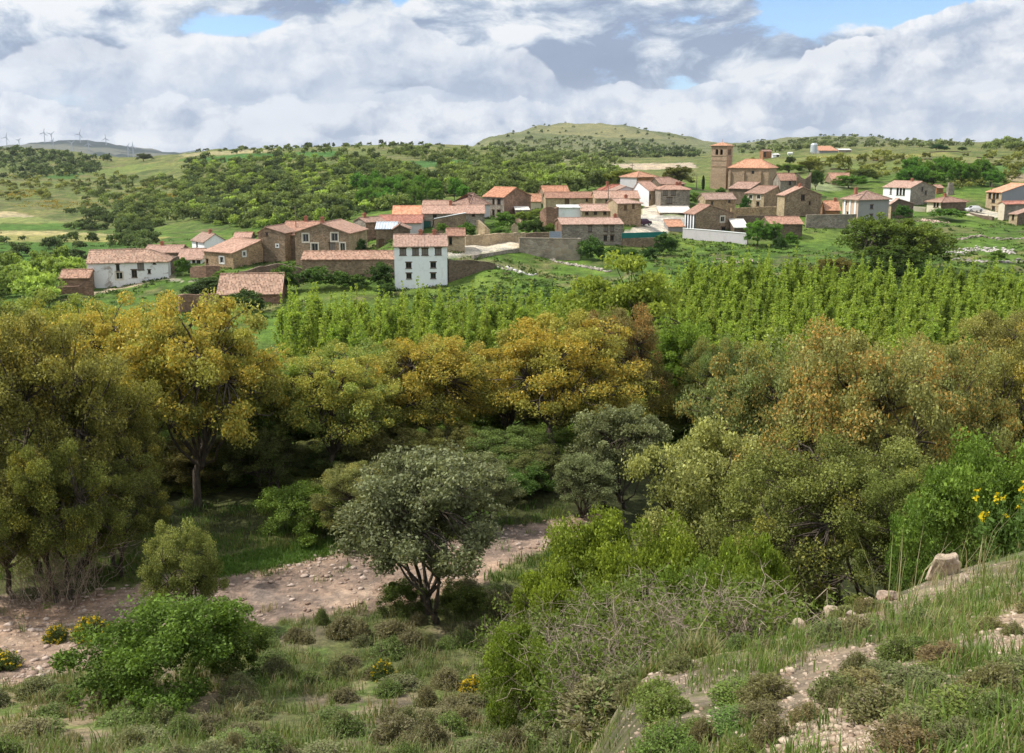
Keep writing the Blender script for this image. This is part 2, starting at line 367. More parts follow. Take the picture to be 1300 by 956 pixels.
# --- church hill
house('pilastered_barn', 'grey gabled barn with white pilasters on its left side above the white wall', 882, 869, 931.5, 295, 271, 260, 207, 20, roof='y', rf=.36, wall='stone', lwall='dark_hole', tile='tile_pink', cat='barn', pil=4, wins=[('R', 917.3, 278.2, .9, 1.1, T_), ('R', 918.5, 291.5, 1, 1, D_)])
house('stone_shed', 'small shed with whitish sheet roof right of the pilastered barn', 932, None, 949.5, 297, 288, 278.3, 205.5, 2, rf=.92, wall='stone_dark', tile='sheet_pale', d=4.5, cat='shed')
house('low_barn', 'low dark barn with red roof behind the round bright green tree', 976, None, 1019, 303, 283.5, 275, 196, 2, wall='stone_dark', tile='tile', d=6, cat='barn')
house('stone_house', 'tan stone house with mauve roof below the church tower', 895, 885.5, 934, 272, 252.3, 245, 228, 15, wall='stone_warm', lwall='stone_cream', tile='tile_pink', group=G1, wins=[('R', 926, 255, .6, .8, D_), ('R', 904, 258, .5, .6, D_)])  # paler stone on the left puts the sunlight into that wall
house('stone_house', 'dark walled house with wide brown roof directly below the nave', 951, 925, 967, 262, 239.3, 231, 262, 55, roof='y', rf=.8, wall='stone_dark', tile='tile_brown', group=G1)
house('stone_house', 'house with bright yellowish plaster patches and brown roof below the nave', 969, 946, 990, 268, 245.5, 236, 244, 50, roof='y', rf=.85, wall='stone_warm', lwall='stone_cream', tile='tile', group=G1, wins=[('L', 963, 250, .9, 1.0, T_), ('L', 953, 250, .9, 1.0, T_), ('L', 962, 259, .8, 1.0, D_), ('R', 987, 254, .7, 1.2, D_)])
house('gabled_stone_house', 'broad grey stone gable house with one dark loft window right of the church', 995, 987, 1043, 276, 247.3, 237, 232, 15, roof='y', rf=.47, wall='stone', lwall='stone_cream', tile='tile_pink', group=G1, wins=[('R', 1019.7, 245.8, 1, 1.3, D_), ('R', 1028, 258, .5, .8, D_)], chim=[(1018, 235)])
house('stone_house', 'stone house with brown roof beside the roofless ruin', 990, None, 1012, 246, 228.3, 220, 268, 3, wall='stone_grey', tile='tile', d=6, group=G1, wins=[('R', 1003, 231, .7, 1.2, D_)])
house('orange_shed', 'small shed with bright orange roof and red chimney between two stone houses', 1047.5, None, 1066.5, 276, 266, 253.5, 234, -6, wall='brick', tile='tile_orange', d=6, cat='shed', chim=[(1060, 256.5)])
house('grey_villa', 'square grey villa with pink pyramid roof and a bright left side', 1088, 1069.8, 1129, 286, 252, 242, 218, 25, hl=4.4, hr=4.4, wall='grey', lwall='salmon', tile='tile_pink', pil=3, wins=[('R', 1106.6, 262.7, .9, .8, D_), ('R', 1106, 274.5, .9, .8, D_), ('L', 1076, 272, .6, .9, D_), ('L', 1074, 258, .5, .9, O_)], chim=[(1089, 246)], ov=.45)  # grey front and bright left side paint how the sun falls
house('white_sided_house', 'tall grey gable house with white windowed left side on the rise', 1154.5, 1121.5, 1188, 263, 238, 230, 262, 32, roof='y', rf=.42, wall='stone_grey', lwall='white', tile='tile_pink', group=G1,  # front painted grey as shaded, left wall white as sunlit
      wins=[('L', 1139.5, 243, .7, 2.0, D_), ('L', 1143.5, 243, .7, 2.0, D_), ('L', 1147.5, 243, .7, 2.0, D_), ('L', 1131, 243, .6, 1.4, S_), ('R', 1171.5, 234.7, .7, 1.0, D_), ('R', 1175.3, 245, .8, .9, D_)], chim=[(1170, 228)])
house('stone_shed', 'low dark gabled shed behind the big walnut tree', 1130.5, 1128.5, 1160, 277, 258, 252, 229, 12, roof='y', rf=.3, wall='stone_dark', lwall='stone_cream', tile='tile_pink', cat='shed')
house('hip_bungalow', 'low bungalow with pale hip roof and dark front on the grassy rise', 1194, 1177, 1227, 269, 255.6, 249.5, 240, 25, hl=3.4, hr=3.4, wall='stone_dark', lwall='cream', tile='tile_pink', cat='bungalow', wins=[('L', 1186.5, 260, .7, 1.2, D_), ('L', 1190.3, 260, .7, 1.2, D_)], chim=[(1206, 250.5)], ov=.5)
house('brick_hut', 'small broken brick hut between the hip bungalow and the rise', 1189, None, 1198, 244, 238, 234.5, 278, 3, wall='brick', tile='tile', d=4, cat='hut')
house('grey_rendered_house', 'tall house with plain blue grey gable and orange roof at the right edge', 1269.5, 1252.5, 1336, 271, 243.8, 233, 246, 25, roof='y', rf=.46, wall='bluegrey', lwall='stone_cream', tile='tile_orange', group=G1,
      wins=[('L', 1256.5, 248.5, .8, 1.4, D_), ('L', 1262, 249, .8, 1.4, D_), ('L', 1266.3, 248.5, .8, 1.4, D_), ('L', 1261, 255.5, 1, .8, D_), ('L', 1261, 265.5, .9, 1.3, D_)])
house('stone_house', 'house with thin red roof and cream side in front of the blue grey gable', 1274, 1268, 1322, 280, 258.3, 255, 231, 18, wall='stone_grey', lwall='cream', tile='tile_red', group=G1)
house('stone_shed', 'low shed with pink roof, nearest building at the right edge', 1290.5, 1281.5, 1334, 288, 271.5, 264, 221, 22, roof='y', rf=.5, wall='stone_dark', lwall='stone_cream', tile='tile_pink', cat='shed', wins=[('L', 1286, 276, .6, 1.1, D_)])
house('field_hut', 'half hidden hut with brown roof and grey end wall in the terraced field', 1055.8, None, 1082, 236, 228, 219.6, 300, 3, wall='stone', tile='tile', d=6, cat='hut')
# --- farm on the plateau
house('farm_barn', 'farm barn with orange roof and grey front beside the silo on the plateau', 1040, None, 1064, 195, 191, 185.3, 520, 4, roof='x', rf=.9, d=12, wall='grey', tile='tile_orange', cat='barn')
house('farm_shed', 'long low pale farm shed right of the orange farm barn', 1065, None, 1081, 193.5, 190.2, 188.8, 530, 0, wall='concrete', tile='sheet_pale', d=8, cat='shed')
house('brick_house', 'small orange brown brick house standing alone behind the church', 968.5, None, 980, 200.5, 192, 190.2, 500, 3, wall='brick', tile='tile_brown', d=6, wins=[('R', 971, 195, 1.0, 1.2, D_), ('R', 971, 198, 1.0, 1.0, D_)])
house('white_shed', 'small white shed with pale roof next to the lone brick house', 981, None, 990, 200.3, 196.3, 194.7, 498, 3, wall='white', tile='sheet_pale', d=6, cat='shed', wins=[('R', 988, 198, 1.5, 1.2, D_)])

# ------------------------------------------------------------------ TERRAIN control points
PT = []                                                     # (k, Y, s=z/Y)
def gr(px, rows):                                           # visible ground rows at depths
    for py, Y in rows: PT.append((kk(px, py), Y, slope(py)))
def gz(px, rows):                                           # known heights
    for Y, z in rows: PT.append((kk(px), Y, z / Y))
# the near bank (right) and the slope under the camera
for px in (-150, 200, 500, 700, 900, 1150, 1400): gz(px, [(.8, -1.65), (1.6, -1.9)])
gr(1330, [(930, 3.2), (830, 5), (745, 8), (690, 11.5)]); gr(1200, [(950, 3.3), (862, 4.8), (790, 7.4), (727, 10.4)])
gr(1100, [(945, 3.6), (862, 5.2), (800, 7.2), (765, 9.3)]); gr(1000, [(940, 4.2), (865, 5.8), (806, 8.0)])
gr(900, [(940, 4.8), (872, 6.3), (832, 8.0)]); gr(800, [(945, 5.2), (872, 7.4)])
gz(1330, [(16, -7.6), (22, -10.2)]); gz(1200, [(14, -6.9), (18, -9.0), (23, -11.2)]); gz(1080, [(13, -6.9), (18, -9.7), (23, -11.8)]); gz(960, [(11, -6.3), (15, -8.9), (20, -11.6)])
gz(840, [(10.5, -6.2), (14, -8.7), (18, -10.9), (23, -12.8)])
gz(720, [(4, -3.5), (7, -5.2), (11, -7.4), (15, -9.7), (19, -11.6), (24, -12.9)])
for px in (560, 380, 200, 20, -150): gz(px, [(3.5, -3.4), (7, -5.6), (11, -7.7), (15, -9.8), (19, -11.5), (22.5, -12.5)])
for px in (-150, 0, 150, 300, 450, 600, 720): gz(px, [(25, -12.95), (28, -13.0), (31, -13.05), (35, -13.2), (40, -13.5), (46, -14.0)])
for px in (850, 1000, 1150, 1320, 1450): gz(px, [(28, -13.2), (34, -13.5), (40, -13.8), (46, -14.3)])
for px in (-150, 50, 250, 450, 650, 850, 1050, 1250, 1420): gz(px, [(55, -17.0), (66, -20.8), (78, -23.3), (92, -24), (106, -24), (118, -23.8)])
# village slope
gr(-100, [(385, 165), (350, 215)]); gr(20, [(392, 150), (362, 190), (340, 230), (318, 270)]); gr(150, [(385, 152), (372, 165)]); gr(240, [(392, 140), (360, 165), (345, 178)]); gr(330, [(402, 132), (385, 146), (362, 158)])
gr(440, [(395, 134), (362, 153)]); gr(590, [(385, 136), (362, 150), (340, 157), (324, 162)]); gr(660, [(375, 138), (352, 152), (335, 165)]); gr(750, [(366, 142), (345, 158), (332, 170)])
gr(830, [(362, 142), (338, 163), (322, 182)]); gr(920, [(356, 145), (335, 165), (315, 186)]); gr(1000, [(352, 146), (330, 168), (312, 188)]); gr(1080, [(348, 150), (322, 176), (298, 205)])
gr(1180, [(345, 155), (318, 182), (292, 208), (275, 228)]); gr(1260, [(342, 158), (315, 186), (292, 208)]); gr(1340, [(338, 160), (310, 188), (288, 218)])
gr(1100, [(240, 290), (225, 335)]); gr(900, [(243, 290)]); gr(860, [(237, 290)]); gr(650, [(262, 270)]); gr(780, [(236, 290)])
# left valley and hillside
for px in (-120, 0): gr(px, [(330, 250), (305, 320), (286, 390), (270, 455), (250, 560), (236, 660), (214, 820), (196, 1000)])
gr(-120, [(188, 1080)]); gr(0, [(188.5, 1080)]); gr(70, [(189.5, 1060), (205, 900)])
gr(130, [(302, 320), (276, 425), (256, 530), (237, 640), (221, 760), (211, 870), (203, 1000)])
gr(190, [(290, 350), (262, 470), (238, 600), (220, 720), (207, 850), (199, 1020)])
gr(260, [(302, 300), (280, 360), (252, 440), (226, 560), (207, 680), (197, 800), (191.5, 900)])
gr(350, [(292, 300), (275, 345), (245, 420), (218, 530), (202, 660), (193, 800), (188.8, 900)])
gr(450, [(272, 310), (258, 345), (238, 400), (213, 510), (198, 660), (189, 800), (184, 900)])
gr(560, [(258, 320), (244, 370), (224, 440), (205, 560), (194, 720), (186.5, 860), (184, 920)])
gr(680, [(246, 340), (232, 390), (217, 480), (205, 640), (197, 850), (190, 1050)])
gr(780, [(228, 380), (217, 480), (207, 680), (200, 900), (194, 1150)]); gr(860, [(222, 400), (213, 520), (206, 700), (199, 950), (193, 1200)])
# round hill behind the village
gr(600, [(181, 1500)]); gr(640, [(172, 1600), (182, 1350)]); gr(680, [(160.5, 1720), (172, 1500), (184, 1250)]); gr(720, [(156.5, 1800), (165, 1620), (178, 1380), (188, 1150)])
gr(780, [(159.5, 1800), (170, 1580), (183, 1330)]); gr(840, [(169, 1760), (180, 1500)]); gr(885, [(178.5, 1720), (188, 1450)]); gr(925, [(183.5, 1600), (192, 1200), (200, 850)])
gr(960, [(180, 1450), (187, 1200)]); gr(1010, [(175.5, 1420), (184, 1150)]); gr(1060, [(173.8, 1420), (182, 1150)]); gr(1130, [(176.5, 1420), (184, 1100)]); gr(1210, [(181, 1400), (186, 1000)])
# terraced plateau on the right
gr(930, [(216, 400), (208, 520)]); gr(1000, [(222, 340), (207, 420), (199.5, 500), (194.6, 600), (191, 800)]); gr(1080, [(218, 345), (206, 420), (198, 490), (194, 560), (191, 760)])
gr(1160, [(238, 290), (222, 340), (208, 410), (198, 490), (192.5, 600), (187.5, 800)]); gr(1240, [(250, 265), (232, 315), (215, 375), (203, 450), (194, 560), (187, 720), (183.5, 900)])
gr(1310, [(245, 285), (230, 325), (214, 385), (202, 470), (192, 580), (184, 760), (179.8, 900)]); gr(1420, [(230, 330), (205, 450), (185, 700), (179, 900)])
# beyond the crests
for px in (-120, 0, 100, 190, 280, 380, 480, 580): gz(px, [(1500, -30), (2200, -60), (3200, -70)])
for px in (700, 850, 1000, 1150, 1300, 1430): gz(px, [(2300, -10), (3200, -60), (4500, -90)])
gr(-120, [(190, 5000), (187, 5700)]); gr(20, [(184.8, 5700), (194, 4700)]); gr(60, [(180, 5700), (190, 4800), (198, 4200)]); gr(85, [(178.6, 5700), (192, 4700)]); gr(115, [(180.5, 5700), (195, 4700)])
gr(150, [(186, 5700), (197, 4700)]); gr(190, [(191.5, 5700), (200, 4700)]); gr(215, [(194.5, 5700)]); gr(260, [(199, 5600)]); gr(340, [(200, 5600)]); gr(480, [(200, 5600)])
for px in (-150, 150, 450, 750, 1050, 1400): gz(px, [(9000, -90), (14000, -60)])
for h in H:                                                 # the ground under every house
    PT.append((kk(h['c'], h['base']), h['Y'], slope(h['base'])))
    _p = at(h['c'], h['base'], h['Y']); _k = kk(h['r'], h['eave']); _L = (_k * h['Y'] - _p.x) / (math.cos(h['th']) - _k * math.sin(h['th']))
    if 5 < _L < 16 and h['name'] != 'whitewashed_barn':
        _y = _p.y + _L * math.sin(h['th']); PT.append(((_p.x + _L * math.cos(h['th'])) / _y, _y, (_p.z + .1) / _y))
for c, y, Y in ((921, 240, 300), (975, 238, 292), (575, 321, 161.5), (575, 316.5, 169), (610, 318.5, 165.5), (610, 312.5, 174), (640, 316, 170), (640, 309.5, 178), (658, 313.5, 172.5), (660, 308, 180), (845, 278, 214), (820, 285, 212), (855, 266, 226), (1235, 268, 243), (1210, 266, 250)):
    PT.append((kk(c, y), Y, slope(y)))
_P = np.array(PT); _X = np.stack([3 * _P[:, 0], np.log(_P[:, 1])], 1)
def _ker(A, B):
    d2 = ((A[:, None, :] - B[None]) ** 2).sum(-1)
    return -np.sqrt(d2 + .05 ** 2)
_n = len(_P); _K = np.zeros((_n + 3, _n + 3))
_K[:_n, :_n] = _ker(_X, _X) + np.eye(_n) * .012
_K[:_n, _n] = 1; _K[:_n, _n + 1:] = _X; _K[_n, :_n] = 1; _K[_n + 1:, :_n] = _X.T
_w = np.linalg.solve(_K, np.concatenate([_P[:, 2], np.zeros(3)]))
def _rbf(q):
    d2 = (q ** 2).sum(1)[:, None] + (_X ** 2).sum(1)[None] - 2 * q @ _X.T
    return -np.sqrt(np.maximum(d2, 0) + .05 ** 2) @ _w[:_n] + _w[_n] + q @ _w[_n + 1:]
_GK = np.linspace(-.8, .8, 401); _GL = np.linspace(math.log(.8), math.log(14000), 521)
_GQ = np.stack(np.meshgrid(3 * _GK, _GL), -1).reshape(-1, 2)
_GT = np.concatenate([_rbf(_GQ[i:i + 8000]) for i in range(0, len(_GQ), 8000)]).reshape(521, 401)
def ground(x, y):
    x = np.atleast_1d(np.asarray(x, float)); y = np.atleast_1d(np.asarray(y, float))
    yy = np.maximum(y, .8)
    k = np.clip(x / yy, -.7999, .7999); L = np.log(yy)
    fu = (k + .8) / 1.6 * 400; fv = np.clip((L - _GL[0]) / (_GL[-1] - _GL[0]) * 520, 0, 519.999)
    i = fu.astype(int); j = fv.astype(int); a = fu - i; b = fv - j
    s = (_GT[j, i] * (1 - a) + _GT[j, i + 1] * a) * (1 - b) + (_GT[j + 1, i] * (1 - a) + _GT[j + 1, i + 1] * a) * b
    amp = .0022 * sstep(2, 20, yy) * (1 + 0.8 * sstep(700, 2000, yy))
    s = s + amp * (fbm(k * 45, L * 30, 3, 5) - .5) * 2
    return s * yy
def gnd(x, y): return float(ground([x], [y])[0])
def hit(px, py, y0=60.0, y1=3000.0, n=260):                 # first terrain depth along sight lines
    px = np.atleast_1d(px); py = np.atleast_1d(py)
    Ys = np.exp(np.linspace(math.log(y0), math.log(y1), n))
    v = (CY - py) / F; K = ((px - CX) / F) / (cp + v * sp); S = (-sp + v * cp) / (cp + v * sp)
    yy = np.repeat(Ys[None], len(px), 0); g = ground(K[:, None] * yy, yy) / yy
    above = g >= S[:, None]
    idx = above.argmax(1); ok = above.any(1)
    return np.where(ok, Ys[idx], np.nan), K

# ------------------------------------------------------------------ TERRAIN sheet
NU, NV = 560, 780
us = np.linspace(-1, 1, NU); us = us * (.72 + .28 * us ** 2)
Ys = np.exp(np.linspace(math.log(.8), math.log(13500), NV)); Ys = np.concatenate([[-40, -12, -3, 0], Ys]); NV = len(Ys)
UU, YY = np.meshgrid(us, Ys)
XX = UU * (np.maximum(YY, .8) * .8 + 14)
ZZ = ground(XX, YY)
PXg, PYg = project(XX, YY, ZZ)

def inpoly(px, py, poly):
    c = np.zeros(px.shape, bool); n = len(poly)
    for i in range(n):
        x0, y0 = poly[i]; x1, y1 = poly[(i + 1) % n]
        if y0 == y1: continue
        t = ((y0 > py) != (y1 > py)) & (px < (x1 - x0) * (py - y0) / (y1 - y0) + x0)
        c ^= t
    return c
nA = fbm(XX / (YY.clip(5) * .12), np.log(YY.clip(.8)) * 9, 21, 4); nB = fbm(XX / (YY.clip(5) * .03), np.log(YY.clip(.8)) * 34, 31, 4)
base = np.zeros(XX.shape + (3,))
def lay(mask, colour):
    m = np.clip(mask, 0, 1)[..., None]; base[:] = base * (1 - m) + np.array(colour) * m
jx = PXg + (nB - .5) * 10; jy = PYg + (nB - .5) * 5
lay(np.ones(XX.shape), (.135, .145, .055))                                           # scrub slope under the camera
lay(sstep(.42, .62, nA) * (YY < 26), (.24, .19, .125))
lay(sstep(.55, .7, nB) * (YY < 26), (.115, .155, .045))
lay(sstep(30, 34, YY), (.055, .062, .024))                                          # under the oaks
lay(sstep(54, 70, YY), (.085, .148, .028))                                           # meadow below the village
lay(sstep(.48, .66, nA) * sstep(60, 75, YY), (.118, .172, .036))
lay(sstep(.52, .66, nB) * sstep(60, 75, YY) * .8, (.065, .098, .026))
lay(sstep(.62, .74, nB) * sstep(60, 75, YY) * .7, (.17, .16, .075))
lay(sstep(300, 420, YY), (.125, .16, .048))                                        # hills
lay(sstep(.45, .65, nA) * sstep(300, 420, YY), (.155, .17, .06))
lay(sstep(.55, .7, nB) * sstep(300, 420, YY) * .8, (.095, .115, .04))
nC = fbm(XX / (YY.clip(5) * .012), np.log(YY.clip(.8)) * 80, 41, 3)
lay(sstep(.54, .66, nC) * sstep(300, 420, YY) * .6, (.19, .17, .08)); lay(sstep(.56, .68, 1 - nC) * sstep(300, 420, YY) * .6, (.075, .10, .035))
lay(sstep(1050, 1250, YY) * 1.0, (.155, .165, .085))
lay(sstep(.45, .65, nB) * sstep(1050, 1250, YY), (.115, .135, .06))
lay(sstep(3500, 4300, YY), (.022, .036, .030)); lay(sstep(3500, 4300, YY) * sstep(.5, .56, nA), (.12, .125, .095))
REG = {}
def patch(name, poly, colour, y0, y1, soft=1.0, jit=True):
    m = inpoly(jx if jit else PXg, jy if jit else PYg, poly) & (YY > y0) & (YY < y1)
    lay(m * soft, colour); REG.setdefault(name, np.zeros(XX.shape, bool)); REG[name] |= m
def field(poly, colour, y0=200, y1=1100, soft=.92): 
    m = inpoly(PXg + (nB - .5) * 5, PYg + (nB - .5) * 1.6, poly) & (YY > y0) & (YY < y1)
    lay(m * soft, colour); REG.setdefault('crop_field', np.zeros(XX.shape, bool)); REG['crop_field'] |= m
field([(-80, 294), (60, 293.5), (215, 301), (195, 307.5), (-80, 307)], (.24, .235, .085))
field([(-80, 294), (60, 293.5), (150, 297.5), (60, 299), (-80, 298.5)], (.34, .30, .15))
field([(-80, 266), (20, 269), (48, 276), (-80, 277)], (.38, .32, .20))
field([(-80, 277), (48, 276), (85, 283), (-80, 284)], (.20, .235, .08))
field([(-80, 284.5), (80, 284), (150, 291), (-80, 293)], (.075, .15, .03))
field([(-80, 308), (195, 308), (150, 318), (60, 330), (-80, 332)], (.062, .13, .026))
field([(95, 222), (165, 209), (215, 206), (200, 214), (130, 224)], (.15, .19, .055)); field([(58, 223), (110, 219), (95, 227), (60, 227)], (.06, .13, .03))
field([(225, 203), (300, 196), (430, 192), (440, 198), (330, 203), (250, 207)], (.06, .145, .03)); field([(225, 196.5), (300, 190.5), (350, 190), (345, 193), (240, 199)], (.30, .27, .15))
field([(505, 205), (590, 202), (600, 208), (530, 213)], (.06, .14, .035)); field([(620, 217), (700, 214), (690, 220), (630, 221)], (.11, .17, .05))
field([(200, 208), (250, 206), (245, 214), (190, 216)], (.16, .18, .06)); field([(690, 199), (760, 197), (760, 203), (700, 205)], (.22, .21, .12))
field([(775, 208), (880, 206.5), (885, 213), (800, 216)], (.43, .35, .27)); field([(960, 203), (1060, 200), (1075, 208), (985, 211)], (.17, .19, .06))
field([(1020, 196), (1200, 194.5), (1220, 199), (1030, 201)], (.20, .21, .07)); field([(1060, 209), (1160, 206), (1170, 213), (1070, 216)], (.15, .19, .055))
field([(1165, 211), (1330, 209), (1330, 220), (1180, 218)], (.085, .16, .04)); field([(1268, 221), (1330, 221), (1330, 232), (1285, 231)], (.30, .235, .15))
field([(1190, 201), (1330, 199), (1330, 206), (1190, 207)], (.17, .18, .075))
field([(660, 158), (760, 157), (880, 178), (800, 176), (700, 170)], (.205, .20, .10), 1200, 2100, .8)
field([(1030, 232), (1075, 226), (1080, 240), (1035, 244)], (.27, .30, .16), 240, 330, .7)
patch('village_street', [(566, 329), (566, 312), (612, 310), (668, 304), (668, 314), (610, 322)], (.50, .45, .37), 140, 200)
patch('village_street', [(566, 327), (590, 322), (640, 332), (720, 352), (800, 352), (805, 355), (715, 357), (630, 338)], (.19, .18, .09), 130, 200, .7)
patch('village_street', [(786, 297), (812, 286), (815, 266), (822, 258), (842, 257), (842, 274), (880, 272), (884, 284), (850, 284), (846, 300), (788, 300)], (.52, .47, .40), 180, 250, jit=False)
patch('village_street', [(1228, 272), (1228, 265), (1262, 264), (1272, 274), (1258, 277)], (.50, .46, .38), 200, 270, jit=False)
patch('village_street', [(112, 371), (135, 366), (200, 354), (222, 350), (222, 352.5), (150, 368), (118, 374)], (.36, .30, .21), 140, 190)
patch('village_street', [(215, 356), (255, 354.5), (256, 357), (216, 358)], (.42, .37, .28), 140, 190)
TRACK = [(-200, 765), (0, 762), (100, 754), (200, 736), (300, 716), (420, 702), (560, 690), (640, 672), (700, 660), (760, 650), (800, 665), (720, 690), (640, 722), (600, 742), (500, 768), (420, 778), (300, 795), (180, 808), (100, 855), (0, 872), (-200, 890)]
trk = inpoly(PXg + (nB - .5) * 40, PYg + (nB - .5) * 18, TRACK) & (YY > 20) & (YY < 45)
REG['dirt_track'] = trk; lay(trk * .95, (.335, .235, .18)); lay(trk * sstep(.5, .68, nA) * .7, (.27, .18, .13))
lay(trk * sstep(.58, .7, nB) * .45, (.40, .31, .25))
lay((inpoly(PXg, PYg, [(240, 712), (420, 690), (430, 702), (260, 735)]) & (YY > 25) & (YY < 40)) * sstep(.35, .55, nB) * .8, (.10, .17, .03))
bank = sstep(12.5, 9.5, YY) * sstep(690, 800, PXg)
lay(bank, (.17, .16, .075)); lay(bank * sstep(.5, .6, nB), (.30, .235, .165)); lay(bank * sstep(.52, .66, nA) * .8, (.095, .135, .04))
patch('bank_gravel', [(1010, 835), (1060, 822), (1150, 815), (1200, 835), (1180, 866), (1130, 960), (960, 960), (980, 870)], (.34, .255, .18), 2, 9, .85)
patch('bank_gravel', [(1240, 800), (1330, 750), (1330, 830), (1280, 850)], (.36, .27, .19), 2, 11, .8)
patch('bank_gravel', [(985, 806), (1060, 780), (1150, 752), (1220, 715), (1260, 715), (1200, 762), (1100, 790), (1020, 808)], (.34, .255, .185), 4, 14, .55)
patch('bank_gravel', [(800, 866), (850, 845), (905, 838), (880, 860), (850, 885)], (.38, .28, .20), 3, 12, .8)
region = np.zeros(XX.shape, int)
names = ['meadow_ground', 'crop_field', 'village_street', 'dirt_track', 'bank_gravel', 'scrub_slope', 'hillside', 'far_hills']
region[YY < 56] = 5; region[YY > 300] = 6; region[YY > 1150] = 7
for i, n_ in enumerate(names):
    if n_ in REG: region[REG[n_]] = i

gm, gt, gb = material('ground')
_a = gt.new('ShaderNodeAttribute', attribute_name='col').outputs['Color']
_p = gt.new('ShaderNodeNewGeometry').outputs['Position']
_n1 = gt.noise(_p, .35, 6, .65); _n2 = gt.noise(_p, 3.5, 6, .7); _n3 = gt.noise(_p, .045, 5, .6)
_c = gt.mix(gt.ramp(_n1, .3, .7), gt.mix(1, _a, (.60, .62, .66), 'MULTIPLY'), gt.mix(1, _a, (1.38, 1.34, 1.26), 'MULTIPLY'))
_c = gt.mix(gt.ramp(_n2, .3, .7), gt.mix(1, _c, (.66, .68, .7), 'MULTIPLY'), gt.mix(1, _c, (1.3, 1.28, 1.25), 'MULTIPLY'))
_c = gt.mix(gt.ramp(_n3, .35, .65), gt.mix(1, _c, (.85, .88, .9), 'MULTIPLY'), gt.mix(1, _c, (1.14, 1.1, 1.0), 'MULTIPLY'))
_v = gt.voro(_p, 7.0, out='Color'); _sv = gt.new('ShaderNodeSeparateColor'); gt.put(_sv.inputs[0], _v)
_c = gt.mix(.22, _c, gt.mix(gt.math('POWER', _sv.outputs[0], 2.0), gt.mix(1, _c, (.55, .52, .5), 'MULTIPLY'), gt.mix(1, _c, (1.9, 1.85, 1.8), 'MULTIPLY')))
gt.put(gb.inputs['Base Color'], _c)
gt.put(gb.inputs['Normal'], gt.bump(gt.math('ADD', gt.math('MULTIPLY', _n1, 1.5), gt.math('ADD', _n2, gt.math('MULTIPLY', _sv.outputs[1], .25))), .55, .22))
gb.inputs['Roughness'].default_value = .95; gb.inputs['Specular IOR Level'].default_value = .08

idx = np.arange(NU * NV).reshape(NV, NU)
Q = np.stack([idx[:-1, :-1], idx[:-1, 1:], idx[1:, 1:], idx[1:, :-1]], -1).reshape(-1, 4)
Vall = np.stack([XX, YY, ZZ], -1).reshape(-1, 3); Call = base.reshape(-1, 3)
dU = np.gradient(np.stack([XX, YY, ZZ], -1), axis=1); dV = np.gradient(np.stack([XX, YY, ZZ], -1), axis=0)
Nall = np.cross(dU, dV); Nall /= np.linalg.norm(Nall, axis=-1, keepdims=True); Nall = Nall.reshape(-1, 3)
qreg = region[:-1, :-1].reshape(-1)
for i, nm in enumerate(names):
    q = Q[qreg == i]
    if not len(q): continue
    used, inv = np.unique(q.ravel(), return_inverse=True)
    o = mesh_np(nm, Vall[used], inv.reshape(-1, 4), gm, None, Call[used], True)
    o.data.normals_split_custom_set_from_vertices(Nall[used].tolist())
    o['kind'] = 'structure'
# ------------------------------------------------------------------ house builder
def wall_face(mb, P, wdt, z0, top, holes, depth=.22):
    """wall rectangle in a local plane; P(s, z, inward) -> xyz; holes (s0, s1, za, zb)"""
    ss = sorted({0.0, wdt, *[h[0] for h in holes], *[h[1] for h in holes]})
    zs = sorted({z0, top, *[h[2] for h in holes], *[h[3] for h in holes]})
    for i in range(len(ss) - 1):
        for j in range(len(zs) - 1):
            a, b, c, d = ss[i], ss[i + 1], zs[j], zs[j + 1]
            ms, mz = (a + b) / 2, (c + d) / 2
            if any(h[0] < ms < h[1] and h[2] < mz < h[3] for h in holes): continue
            mb.poly([P(a, c, 0), P(b, c, 0), P(b, d, 0), P(a, d, 0)])
    for s0, s1, za, zb in holes:
        for A, B in (((s0, za), (s1, za)), ((s1, za), (s1, zb)), ((s1, zb), (s0, zb)), ((s0, zb), (s0, za))):
            mb.poly([P(*A, 0), P(*B, 0), P(*B, depth), P(*A, depth)])

def pbox(mb, P, s0, s1, z0, z1, n0, n1):      # box in wall coordinates, n inward
    V = [P(s, z, n) for n in (n0, n1) for z in (z0, z1) for s in (s0, s1)]
    for q in ((0, 1, 3, 2), (5, 4, 6, 7), (0, 2, 6, 4), (1, 5, 7, 3), (2, 3, 7, 6), (0, 4, 5, 1)): mb.poly([V[i] for i in q])

